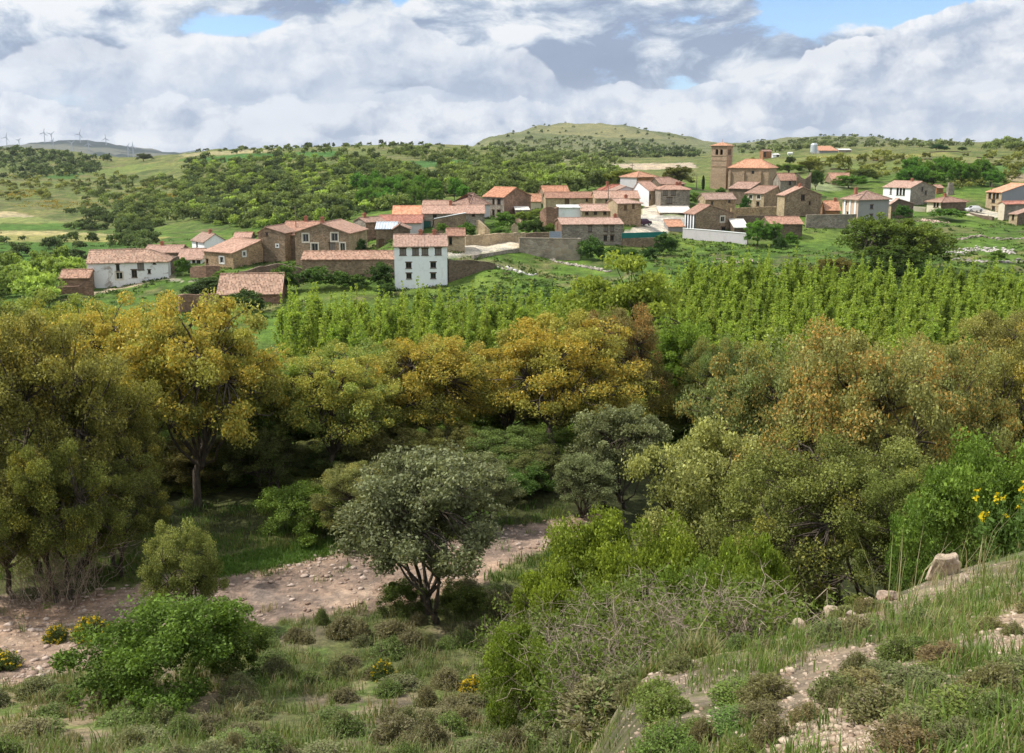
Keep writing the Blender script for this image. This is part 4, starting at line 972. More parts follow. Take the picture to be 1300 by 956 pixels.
# ------------------------------------------------------------------ vegetation generators
def tubes(polys, n=5):
    """list of (points (m,3), radii (m,)) -> V, F"""
    V = []; Fq = []; off = 0
    ang = np.linspace(0, 2 * np.pi, n, endpoint=False)
    for P, r in polys:
        P = np.asarray(P, float); m = len(P)
        d = np.gradient(P, axis=0); d /= np.linalg.norm(d, axis=1, keepdims=True) + 1e-9
        ref = np.array([.31, .95, .05]) if abs(d[0, 2]) > .5 else np.array([0.05, .1, 1.0])
        a = np.cross(d, ref); a /= np.linalg.norm(a, axis=1, keepdims=True) + 1e-9
        b = np.cross(d, a)
        ring = P[:, None] + (a[:, None] * np.cos(ang)[None, :, None] + b[:, None] * np.sin(ang)[None, :, None]) * np.asarray(r)[:, None, None]
        V.append(ring.reshape(-1, 3))
        i = np.arange(m - 1)[:, None] * n + np.arange(n)[None]; j = np.arange(m - 1)[:, None] * n + (np.arange(n)[None] + 1) % n
        Fq.append(np.stack([i, j, j + n, i + n], -1).reshape(-1, 4) + off); off += m * n
    return np.concatenate(V), np.concatenate(Fq)

def leaves(C, size, rng, up=.35, w=.62, jit=.35):
    """diamond leaves at centres C -> V, F"""
    n = len(C)
    nrm = rng.normal(size=(n, 3)); nrm /= np.linalg.norm(nrm, axis=1, keepdims=True); nrm[:, 2] += up; nrm /= np.linalg.norm(nrm, axis=1, keepdims=True)
    t = np.cross(nrm, rng.normal(size=(n, 3))); t /= np.linalg.norm(t, axis=1, keepdims=True) + 1e-9
    b = np.cross(nrm, t)
    s = size * (1 + jit * rng.normal(size=n).clip(-2, 2))[:, None]
    fold = nrm * s * .12
    V = np.stack([C - t * s * .5, C + b * s * w * .5 + fold, C + t * s * .5, C - b * s * w * .5 + fold], 1).reshape(-1, 3)
    return V, np.arange(4 * n).reshape(n, 4)

def curve(p0, p1, rng, n=6, sag=.15, rise=0.0):
    p0 = np.asarray(p0, float); p1 = np.asarray(p1, float); L = np.linalg.norm(p1 - p0)
    t = np.linspace(0, 1, n)[:, None]
    mid = rng.normal(size=3) * sag * L; mid[2] = mid[2] * .5 + rise * L
    w = rng.normal(size=(n, 3)) * L * .025; w[0] = 0; w[-1] = 0
    return p0 + (p1 - p0) * t + mid * (4 * t * (1 - t)) + w

def lerp3(a, b, t): return np.asarray(a)[None] * (1 - t[:, None]) + np.asarray(b)[None] * t[:, None]

def tree_mesh(seed, Hh, W, c0, nprim, nsec, nleaf, ls, low, high, accent=None, acc=.0, trunk_r=.2, stems=1, fork=.28, rc=.5, dome=.0, top_t=1.0, mat='leaf', bark='bark', clump_flat=.7, lobes=.22, cl_var=.5, twigs=False, hang=0, amin=.35, accp=.75):
    """returns (trunk mesh, crown mesh); crown from c0*Hh to Hh, width W"""
    rng = np.random.default_rng(seed)
    zc = Hh * (1 + c0) / 2; az = Hh * (1 - c0) / 2; ax = W / 2
    def shell(n, lo, hi):
        u = rng.normal(size=(n, 3)); u /= np.linalg.norm(u, axis=1, keepdims=True)
        u[:, 2] = np.where(u[:, 2] < -.55, -u[:, 2], u[:, 2])
        if dome: u[:, 2] = np.where(u[:, 2] < -.2, u[:, 2] * (1 - dome), u[:, 2])
        ph = np.arctan2(u[:, 1], u[:, 0])
        lob = 1 + lobes * (np.sin(3 * ph + seed) * .5 + np.sin(5 * ph + 2 * seed + 3 * u[:, 2]) * .5 + (fbm(u[:, 0] * 2.3 + seed, u[:, 2] * 2.3 + u[:, 1], seed, 3) - .5) * 2.2)
        r = rng.uniform(lo, hi, n) * np.clip(lob, .62, 1.13)
        return u * r[:, None] * np.array([ax, ax, az]) + np.array([0, 0, zc])
    prim = shell(nprim, .42, .62); sec = shell(nsec, .66, 1.0); inn = shell(max(4, nsec // 4), .3, .65)
    sec = np.concatenate([sec, inn])
    sec[:, 2] = sec[:, 2].clip(c0 * Hh * .85, None)
    polys = []
    forks = []
    for s in range(stems):
        b = np.array([rng.normal() * .035 * W * (stems > 1), rng.normal() * .035 * W * (stems > 1), -.3])
        f = np.array([b[0] + rng.normal() * .055 * W * (1 + (stems > 1)), b[1] + rng.normal() * .055 * W * (1 + (stems > 1)), Hh * fork * rng.uniform(.85, 1.15)])
        P = curve(b, f, rng, 7, .06); forks.append(f)
        rr = np.linspace(1.0, .72, 7) * trunk_r; rr[0] *= 1.5; rr[1] *= 1.12
        polys.append((P, rr))
    forks = np.array(forks)
    for p in prim:
        f = forks[np.argmin(((forks - p) ** 2).sum(1))]
        rk = rng.uniform(.26, .52); polys.append((curve(f + rng.normal(size=3) * trunk_r * .4, p, rng, 7, .12, .04), np.linspace(trunk_r * rk, trunk_r * rk * .42, 7)))
    small = []
    for q in sec:
        p = prim[np.argmin(((prim - q) ** 2).sum(1))]
        polys.append((curve(p, q, rng, 5, .12, .02), np.linspace(trunk_r * .24, trunk_r * .05, 5)))
        if twigs:
            for _ in range(2): small.append((curve(q, q + rng.normal(size=3) * rc * 1.1, rng, 4, .15), np.linspace(trunk_r * .05, trunk_r * .02, 4)))
    V, Fq = tubes(polys, 6)
    if small:
        v2, f2 = tubes(small, 3); 
        Fq = np.concatenate([Fq, f2 + len(V)]); V = np.concatenate([V, v2])
    # leaves in clumps round the twig ends
    per = rng.multinomial(nleaf, rng.dirichlet(np.ones(len(sec)) * 3.5))
    cen = np.repeat(sec, per, 0); cid = np.repeat(np.arange(len(sec)), per)
    g = rng.normal(size=(len(cen), 3)); g /= np.linalg.norm(g, axis=1, keepdims=True); g *= rng.uniform(.15, 1, len(cen))[:, None] ** .6
    rad = rc * rng.uniform(.65, 1.35, len(sec))[cid]
    C = cen + g * rad[:, None] * np.array([1, 1, clump_flat])
    if hang: C[:, 2] -= hang * rng.uniform(0, 1, len(C)) ** 2
    LV, LF = leaves(C, ls, rng)
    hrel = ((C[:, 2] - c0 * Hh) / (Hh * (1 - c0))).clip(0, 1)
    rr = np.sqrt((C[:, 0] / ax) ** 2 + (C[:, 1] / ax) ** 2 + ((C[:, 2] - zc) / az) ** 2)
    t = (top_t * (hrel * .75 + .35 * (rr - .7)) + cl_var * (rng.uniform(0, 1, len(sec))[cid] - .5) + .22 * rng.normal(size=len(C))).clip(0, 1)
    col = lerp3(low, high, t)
    if accent is not None:
        am = (rng.uniform(0, 1, len(sec))[cid] < acc) & (hrel > amin) & (rng.uniform(0, 1, len(C)) < accp * (.35 + .85 * hrel))
        col[am] = np.asarray(accent)
    col = col * (1 + .22 * rng.normal(size=len(C)).clip(-2, 2))[:, None]
    col = np.repeat(col.clip(.004, .8), 4, 0)
    return V, Fq, LV, LF, col, mat, bark

PROTO = {}
def proto(kind, variants, **kw):
    PROTO[kind] = []
    for i in range(variants):
        V, Fq, LV, LF, col, mat, bark = tree_mesh(seed=kw.get('seed0', 5) * 10 + i, **{k: v for k, v in kw.items() if k != 'seed0'})
        def mk(nm, a, b, m, c=None):
            o = mesh_np(nm, a, b, MATS[m], None, c, smooth=c is None); me = o.data; bpy.data.objects.remove(o); return me
        PROTO[kind].append((mk('trunk', V, Fq, bark), mk('crown', LV, LF, mat, col), kw['Hh'], float(np.percentile(np.abs(LV[:, :2]), 98)) * 2))
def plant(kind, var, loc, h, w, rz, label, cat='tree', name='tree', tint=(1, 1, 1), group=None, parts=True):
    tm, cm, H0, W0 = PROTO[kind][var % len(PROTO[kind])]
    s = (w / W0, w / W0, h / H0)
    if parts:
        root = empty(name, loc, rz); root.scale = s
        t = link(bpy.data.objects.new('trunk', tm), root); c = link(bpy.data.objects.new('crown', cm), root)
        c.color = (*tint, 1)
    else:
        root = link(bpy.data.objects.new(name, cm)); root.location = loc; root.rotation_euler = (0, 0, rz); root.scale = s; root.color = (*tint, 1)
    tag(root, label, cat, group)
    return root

OL = (.14, .15, .036); GO = (.47, .385, .062)
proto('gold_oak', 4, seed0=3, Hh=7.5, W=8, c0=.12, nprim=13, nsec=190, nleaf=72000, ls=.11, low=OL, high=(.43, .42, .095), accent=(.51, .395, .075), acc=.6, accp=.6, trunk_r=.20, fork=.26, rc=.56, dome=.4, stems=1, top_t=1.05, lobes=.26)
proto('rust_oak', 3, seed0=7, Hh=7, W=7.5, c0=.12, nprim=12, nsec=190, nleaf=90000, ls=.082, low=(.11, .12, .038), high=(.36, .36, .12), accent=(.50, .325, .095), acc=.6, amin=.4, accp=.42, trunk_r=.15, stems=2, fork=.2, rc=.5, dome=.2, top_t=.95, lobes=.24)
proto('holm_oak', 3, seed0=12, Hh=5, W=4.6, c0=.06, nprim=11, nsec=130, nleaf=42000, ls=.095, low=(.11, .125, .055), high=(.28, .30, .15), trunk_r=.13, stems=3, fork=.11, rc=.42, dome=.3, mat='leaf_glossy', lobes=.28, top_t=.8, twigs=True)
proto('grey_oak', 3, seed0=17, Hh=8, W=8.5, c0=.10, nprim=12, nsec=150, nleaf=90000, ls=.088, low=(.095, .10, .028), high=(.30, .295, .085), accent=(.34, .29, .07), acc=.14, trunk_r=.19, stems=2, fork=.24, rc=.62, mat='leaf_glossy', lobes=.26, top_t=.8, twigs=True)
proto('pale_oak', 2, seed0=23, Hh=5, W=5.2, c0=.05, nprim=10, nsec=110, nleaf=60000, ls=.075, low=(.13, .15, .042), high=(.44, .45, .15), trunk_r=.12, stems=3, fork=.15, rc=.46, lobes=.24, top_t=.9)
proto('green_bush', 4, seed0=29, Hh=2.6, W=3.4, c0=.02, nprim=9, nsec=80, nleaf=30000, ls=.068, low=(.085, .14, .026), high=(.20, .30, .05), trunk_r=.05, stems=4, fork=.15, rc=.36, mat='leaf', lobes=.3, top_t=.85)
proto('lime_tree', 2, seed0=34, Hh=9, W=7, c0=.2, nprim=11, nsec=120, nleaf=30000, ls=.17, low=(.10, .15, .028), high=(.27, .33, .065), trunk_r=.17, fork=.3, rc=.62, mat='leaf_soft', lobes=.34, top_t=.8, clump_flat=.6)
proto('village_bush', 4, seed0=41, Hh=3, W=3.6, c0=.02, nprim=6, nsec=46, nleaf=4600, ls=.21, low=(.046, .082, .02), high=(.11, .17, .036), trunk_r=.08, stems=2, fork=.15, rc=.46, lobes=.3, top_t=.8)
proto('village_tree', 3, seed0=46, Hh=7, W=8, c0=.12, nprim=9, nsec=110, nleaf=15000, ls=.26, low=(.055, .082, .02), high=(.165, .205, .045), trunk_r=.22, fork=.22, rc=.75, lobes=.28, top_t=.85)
proto('scrub', 5, seed0=52, Hh=3, W=4, c0=.0, nprim=5, nsec=26, nleaf=900, ls=.42, low=(.105, .135, .046), high=(.235, .28, .09), trunk_r=.09, stems=1, fork=.15, rc=.62, lobes=.3, top_t=.8)
# young poplars: a narrow plume of steep branches
def poplar_mesh(seed):
    rng = np.random.default_rng(seed); Hh = 8.6
    n = 58; z0 = rng.uniform(.03, .80, n) * Hh; ph = rng.uniform(0, 2 * np.pi, n)
    prof = lambda z: 1.0 * np.sin(np.pi * np.clip((z / Hh * .86 + .14), 0, 1)) ** .8
    L = rng.uniform(1.5, 2.9, n) * (1.1 - z0 / Hh)
    polys = [(np.stack([np.zeros(9), np.zeros(9), np.linspace(-.2, Hh * .97, 9)], 1) + rng.normal(size=(9, 3)) * .03, np.linspace(.085, .012, 9))]
    C = []
    for i in range(n):
        b = np.array([0, 0, z0[i]]); r = prof(min(z0[i] + L[i] * .8, Hh)) * rng.uniform(.35, 1.0)
        e = b + np.array([math.cos(ph[i]) * r, math.sin(ph[i]) * r, L[i]]); e[2] = min(e[2], Hh + .3)
        q1 = b + (e - b) * np.array([.8, .8, .35]); tt0 = np.linspace(0, 1, 6)[:, None]; P = (1 - tt0) ** 2 * b + 2 * tt0 * (1 - tt0) * q1 + tt0 ** 2 * e
        polys.append((P, np.linspace(.022, .006, 6)))
        m = rng.integers(64, 96); tt = rng.uniform(.22, 1.06, m)[:, None]
        C.append((1 - tt) ** 2 * b + 2 * tt * (1 - tt) * q1 + tt ** 2 * e + rng.normal(size=(m, 3)) * np.array([.095, .095, .12]))
    m = 200; zz = rng.uniform(.55, 1.06, m) * Hh
    C.append(np.stack([rng.normal(size=m) * .08, rng.normal(size=m) * .08, zz], 1))
    C = np.concatenate(C); LV, LF = leaves(C, .165, rng, up=-.1, w=.75)
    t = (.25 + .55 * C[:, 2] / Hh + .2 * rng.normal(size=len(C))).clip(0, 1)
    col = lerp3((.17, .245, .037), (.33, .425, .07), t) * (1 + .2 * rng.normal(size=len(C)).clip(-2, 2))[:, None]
    V, Fq = tubes(polys, 5)
    return V, Fq, LV, LF, np.repeat(col.clip(.01, .6), 4, 0)
PROTO['poplar'] = []
for i in range(5):
    V, Fq, LV, LF, col = poplar_mesh(70 + i)
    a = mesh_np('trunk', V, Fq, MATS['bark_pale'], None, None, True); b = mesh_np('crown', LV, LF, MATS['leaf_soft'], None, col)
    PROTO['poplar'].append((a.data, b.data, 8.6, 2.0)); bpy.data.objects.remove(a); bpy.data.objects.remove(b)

# ------------------------------------------------------------------ named trees of the near wood
def T(kind, px, Y, top, wpx, label, name='oak_tree', cat='oak tree', tint=(1, 1, 1), var=None, rz=None, sink=.1, parts=True, wk=1.0, group=None, topx=None):
    x = kk(px, top) * Y; g = gnd(x, Y); h = slope(top) * Y - g
    rg = random.Random(int(px * 7 + Y * 13))
    return plant(kind, var if var is not None else rg.randrange(9), (x, Y, g - sink), h + sink, wpx * Y / F * wk, rz if rz is not None else rg.uniform(0, 6.28), label, cat, name, tint, group, parts)
G = 'oaks in the belt of trees below the village'
T('gold_oak', 236, 36, 381, 225, 'big golden leaved oak in front of the whitewashed barn, with a forked black trunk', var=0)
T('gold_oak', 150, 41, 388, 190, 'yellow oak behind the big golden oak, its top under the ruined shed', var=1)
T('gold_oak', 60, 44, 380, 200, 'olive yellow oak standing at the back of the left wood', var=2, tint=(.75, .9, .9))
T('grey_oak', 20, 29.5, 405, 235, 'grey twiggy olive oak filling the left edge beside the track', var=0, tint=(1.2, 1.15, 1.0))
T('grey_oak', -70, 34, 352, 220, 'dull green oak leaning in from beyond the left edge', var=1, tint=(.95, 1.1, .8))
T('grey_oak', 122, 31.5, 470, 150, 'dark olive oak with bare grey twigs next to the track', var=2, tint=(1.05, 1.05, .85))
T('grey_oak', 62, 27.5, 560, 150, 'low dark oak bush overhanging the left end of the dirt track', var=1, tint=(.9, 1.0, .75), name='oak_bush', cat='bush')
T('grey_oak', -5, 27.6, 575, 170, 'dense olive oak bush at the far left edge above the track', 'oak_bush', 'bush', (.8, .85, .7), 0)
T('grey_oak', 145, 29.6, 585, 125, 'dark olive oak bush behind the small yellowish oak', 'oak_bush', 'bush', (.75, .82, .65), 2)
T('gold_oak', 322, 40, 448, 130, 'olive green oak right of the big golden oak', var=3, tint=(.6, .95, .9))
T('gold_oak', 425, 40, 450, 165, 'round yellow green oak in front of the left poplars', var=1, tint=(.85, 1.0, 1.1))
T('gold_oak', 360, 47, 470, 150, 'shaded oak behind the round yellow green oak', var=2, tint=(.55, .8, .8))  # darker tint paints the shade on this crown
T('gold_oak', 545, 44, 428, 170, 'golden brown oak with straight thin trunk left of the widest orange oak', var=3, tint=(.95, .93, .9))
T('gold_oak', 640, 49, 440, 150, 'brownish gold oak between the two orange crowns', var=0, tint=(.85, .85, .9))
T('gold_oak', 716, 42, 404, 200, 'wide orange gold oak with dark leaning twin trunks', var=2, tint=(1.0, .95, .9))
T('rust_oak', 782, 48, 393, 125, 'rust brown oak crown behind the wide orange gold oak', var=1, tint=(.8, .7, .75))
T('gold_oak', 488, 52, 470, 140, 'small golden oak deep in the wood under the left poplars', var=1, tint=(.8, .9, .9))
T('lime_tree', 795, 66, 340, 165, 'airy lime green tree in front of the poplar plantation', var=0, name='broadleaf_tree', cat='tree', tint=(1.3, 1.25, 1.1))
T('lime_tree', 730, 75, 375, 110, 'second airy pale green tree left of the tallest lime green tree', var=1, name='broadleaf_tree', cat='tree', tint=(1.15, 1.15, 1.0))
T('lime_tree', 862, 52, 405, 105, 'leafy mid green tree between the orange oak and the right oaks', var=1, name='broadleaf_tree', cat='tree', tint=(.9, 1.05, .85))
T('rust_oak', 915, 47, 430, 90, 'dark olive oak right of the mid green tree', var=0, tint=(.65, .85, .8))
T('holm_oak', 795, 37, 510, 120, 'greyish green holm oak below the rust brown crown', var=1, name='holm_oak', tint=(1.05, 1.05, .95))
T('holm_oak', 742, 35, 580, 75, 'small grey holm oak at the foot of the wide orange gold oak', var=2, name='holm_oak', tint=(1.0, 1.05, .95))
T('rust_oak', 985, 28, 440, 210, 'left one of the three big rusty oaks on the right', var=0, tint=(.85, 1.0, 1.05))
T('rust_oak', 1095, 25, 428, 260, 'broadest rusty oak with orange tips, above the boulders', var=1)
T('rust_oak', 1190, 29, 438, 190, 'rusty oak behind the right shoulder of the broadest one', var=2, tint=(.9, .95, .95))
T('grey_oak', 1275, 31, 440, 190, 'olive oak with dark branches at the right edge', var=1, tint=(1.15, 1.1, .95))
T('grey_oak', 1290, 52, 395, 130, 'grey green oak at the right edge in front of the poplars', var=2, tint=(1.35, 1.3, 1.25))
T('grey_oak', 1180, 44, 440, 140, 'brownish olive oak behind the rusty oaks', var=0, tint=(1.1, 1.0, .9))
T('pale_oak', 905, 25, 545, 190, 'pale yellow green oak bush in the middle of the right slope', var=0)
T('pale_oak', 985, 23, 600, 170, 'pale flowering oak bush in front of the left rusty oak', var=1, tint=(.8, .85, .75))
T('grey_oak', 1075, 19.5, 560, 270, 'dense dark green bush directly behind the boulder bank', var=2, tint=(.85, .95, .8), name='oak_bush', cat='bush')
T('grey_oak', 1165, 17.5, 600, 170, 'dark shady bush right behind the biggest boulder', var=0, tint=(.75, .9, .75), name='oak_bush', cat='bush')
T('holm_oak', 540, 26.5, 580, 185, 'lone grey green holm oak standing below the dirt track', var=2, name='holm_oak', cat='holm oak')
T('pale_oak', 222, 25, 660, 100, 'small yellowish holm oak at the near edge of the track', var=1, name='young_oak', tint=(.78, .82, .72))
T('grey_oak', 455, 32.5, 592, 125, 'grey green holm bush behind the left side of the lone holm oak', 'oak_bush', 'bush', (1.0, 1.05, 1.1), 0)
T('holm_oak', 612, 33.5, 582, 90, 'grey green holm bush behind the right side of the lone holm oak', 'oak_bush', 'bush', (1.05, 1.05, .95), 0)
# understory seen between the trunks
rg = random.Random(5)
for i in range(24):
    px = 30 + i * 40 + rg.uniform(-15, 15); Y = rg.uniform(50, 63); T('gold_oak', px, Y, rg.uniform(438, 475), rg.uniform(120, 160), 'olive oak deep in the shaded wood behind the front row of oaks', tint=(rg.uniform(.5, .75), rg.uniform(.68, .85), .85), group='oaks deep in the wood')  # tint darkened to put the wood's shade into the leaves
for i in range(34):
    px = 120 + i * 17 + rg.uniform(-10, 10); Y = rg.uniform(37.5, 45)
    if not (255 < px < 420 and Y < 39): T('green_bush', px, Y, rg.uniform(560, 615), rg.uniform(70, 120), 'olive green shrub at the feet of the oaks beyond the track', 'undergrowth_shrub', 'shrub', (rg.uniform(.95, 1.3), rg.uniform(.85, 1.1), .95), parts=False, group='shrubs at the feet of the oaks')
for i in range(13):
    px = 150 + i * 44 + rg.uniform(-14, 14); Y = rg.uniform(38, 43)
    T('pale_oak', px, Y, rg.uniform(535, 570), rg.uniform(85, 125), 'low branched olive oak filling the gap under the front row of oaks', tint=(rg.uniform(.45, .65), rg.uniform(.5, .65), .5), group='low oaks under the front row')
T('green_bush', 512, 26.9, 738, 66, 'grey green shrub at the left foot of the lone holm oak', 'low_shrub', 'shrub', (.85, .75, 1.0), 1, parts=False)
T('green_bush', 585, 26.6, 742, 70, 'grey green shrub at the right foot of the lone holm oak', 'low_shrub', 'shrub', (.9, .75, 1.0), 2, parts=False)
for i in range(46):
    px = rg.uniform(60, 1120); Y = rg.uniform(42, 58)
    if i < 20: px = 90 + i * 52 + rg.uniform(-18, 18)
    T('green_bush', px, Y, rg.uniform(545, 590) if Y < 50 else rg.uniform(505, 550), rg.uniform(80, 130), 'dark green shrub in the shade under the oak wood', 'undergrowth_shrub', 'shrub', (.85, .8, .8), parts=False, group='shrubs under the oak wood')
for px, Y, top, w, lab, tint, var in (
    (385, 33, 617, 115, 'bright green shrub at the far edge of the track', (1.05, 1, 1), 0),
    (345, 37, 640, 70, 'small leafy shrub left of the bright green one', (.85, .9, .9), 1),
    (645, 37, 592, 110, 'deep green shrub below the wide orange gold oak', (.6, .68, .8), 2),
    (690, 40, 620, 80, 'deep green shrub under the leaning twin trunks', (.55, .62, .8), 3),
    (475, 34, 640, 90, 'dull green shrub behind the lone holm oak', (.7, .72, .9), 2),
    (585, 35, 650, 90, 'dull shrub showing right of the lone holm oak', (.65, .7, .9), 1),
    (200, 20, 765, 230, 'wide bright green bush in the bottom left', (.85, .88, .85), 0),
    (290, 22, 790, 90, 'grey green bush touching the right side of the wide bright bush', (.75, .7, .8), 3),
    (745, 25, 655, 130, 'lime green bush at the right end of the track', (1.38, 1.15, .85), 1),
    (830, 22, 668, 150, 'lime green bush above the tangle of bare twigs', (1.38, 1.15, .85), 2),
    (895, 20, 720, 120, 'green bush half hidden by grey bare twigs', (1.0, .95, .9), 3),
    (760, 20, 745, 120, 'leafy bush in front of the lime green bush', (1.1, 1.0, .9), 0),
    (700, 21, 728, 100, 'lime green bush left of the twig tangle', (1.38, 1.15, .85), 3),
    (800, 17.5, 772, 110, 'lime green bush growing through the bare twigs', (1.38, 1.15, .85), 2),
    (880, 15, 800, 90, 'small lime green bush under the thorn thicket', (1.15, 1.08, .9), 0),
    (955, 16.5, 690, 110, 'yellow green bush between thorn thicket and dark bush', (1.25, 1.1, .9), 1),
    (730, 16.5, 815, 90, 'small green bush at the bottom between the twig tangles', (1.1, 1.05, .9), 1),
    (660, 17.5, 800, 100, 'yellow green bush at the bottom centre beside the broom flowers', (1.25, 1.1, .9), 1),
    (1250, 13.5, 560, 170, 'fresh green bush at the right edge by the yellow flowers', (1.0, 1.0, .95), 2),
    (1180, 15.5, 640, 90, 'small fresh green bush left of the yellow flowers', (.85, .9, .9), 3),
    (1330, 14, 590, 120, 'fresh green bush cut by the right edge', (.95, 1, .9), 0)):
    T('green_bush', px, Y, top, w, lab, 'green_bush', 'bush', tint, var, parts=False)

# ------------------------------------------------------------------ poplar plantation
rg = random.Random(9); spots = []
for r in range(16):
    Y = 78 + r * 3.2
    for i in range(95):
        x = -24 + i * 1.5 + rg.uniform(-.75, .75) + (r % 2) * 1.1
        k = x / Y; px = 650 + k * F
        if px > 1345 or px < 352: continue
        if px < 835:
            if not (2 <= r <= 10) or (600 < px < 835 and r < 4): continue
        spots.append((x, Y + rg.uniform(-1.4, 1.4), px))
spots.sort(key=lambda s: s[1])
for i, (x, Y, px) in enumerate(spots[:300]):
    g = gnd(x, Y); h = rg.uniform(7.2, 9.9) * (1.0 if px > 800 else 1.06)
    tt = rg.uniform(.88, 1.15)
    plant('poplar', rg.randrange(5), (x, Y, g - .1), h, rg.uniform(1.9, 2.6), rg.uniform(0, 6.28), 'slender young poplar with fresh green leaves in the plantation', 'poplar', 'poplar_tree', (tt * rg.uniform(.94, 1.08), tt, tt), 'poplars of the plantation')
print('POPLARS', len(spots))
if len(spots) > 300:                                       # the farther rows read as one mass
    VV = []; FF = []; CC = []; off = 0
    for x, Y, px in spots[300:]:
        cm = PROTO['poplar'][rg.randrange(5)][1]; nv = len(cm.vertices); a = np.empty(nv * 3, np.float32); cm.vertices.foreach_get('co', a); a = a.reshape(-1, 4, 3)[::2]; a = (a.mean(1, keepdims=True) + (a - a.mean(1, keepdims=True)) * 1.4).reshape(-1, 3)
        c = np.empty(nv * 4, np.float32); cm.color_attributes['col'].data.foreach_get('color', c); c = c.reshape(-1, 4, 4)[::2].reshape(-1, 4)[:, :3] * rg.uniform(.88, 1.15); nv = len(a)
        th = rg.uniform(0, 6.28); ca, sa = math.cos(th), math.sin(th)
        b = np.stack([a[:, 0] * ca - a[:, 1] * sa, a[:, 0] * sa + a[:, 1] * ca, a[:, 2] * rg.uniform(.9, 1.12)], 1) + np.array([x, Y, gnd(x, Y) - .1])
        VV.append(b); CC.append(c); FF.append(np.arange(nv).reshape(-1, 4) + off); off += nv
    o = mesh_np('poplar_plantation', np.concatenate(VV), np.concatenate(FF), MATS['leaf_soft'], None, np.concatenate(CC)); tag(o, 'back rows of the young poplar plantation', 'plantation', kind='stuff')

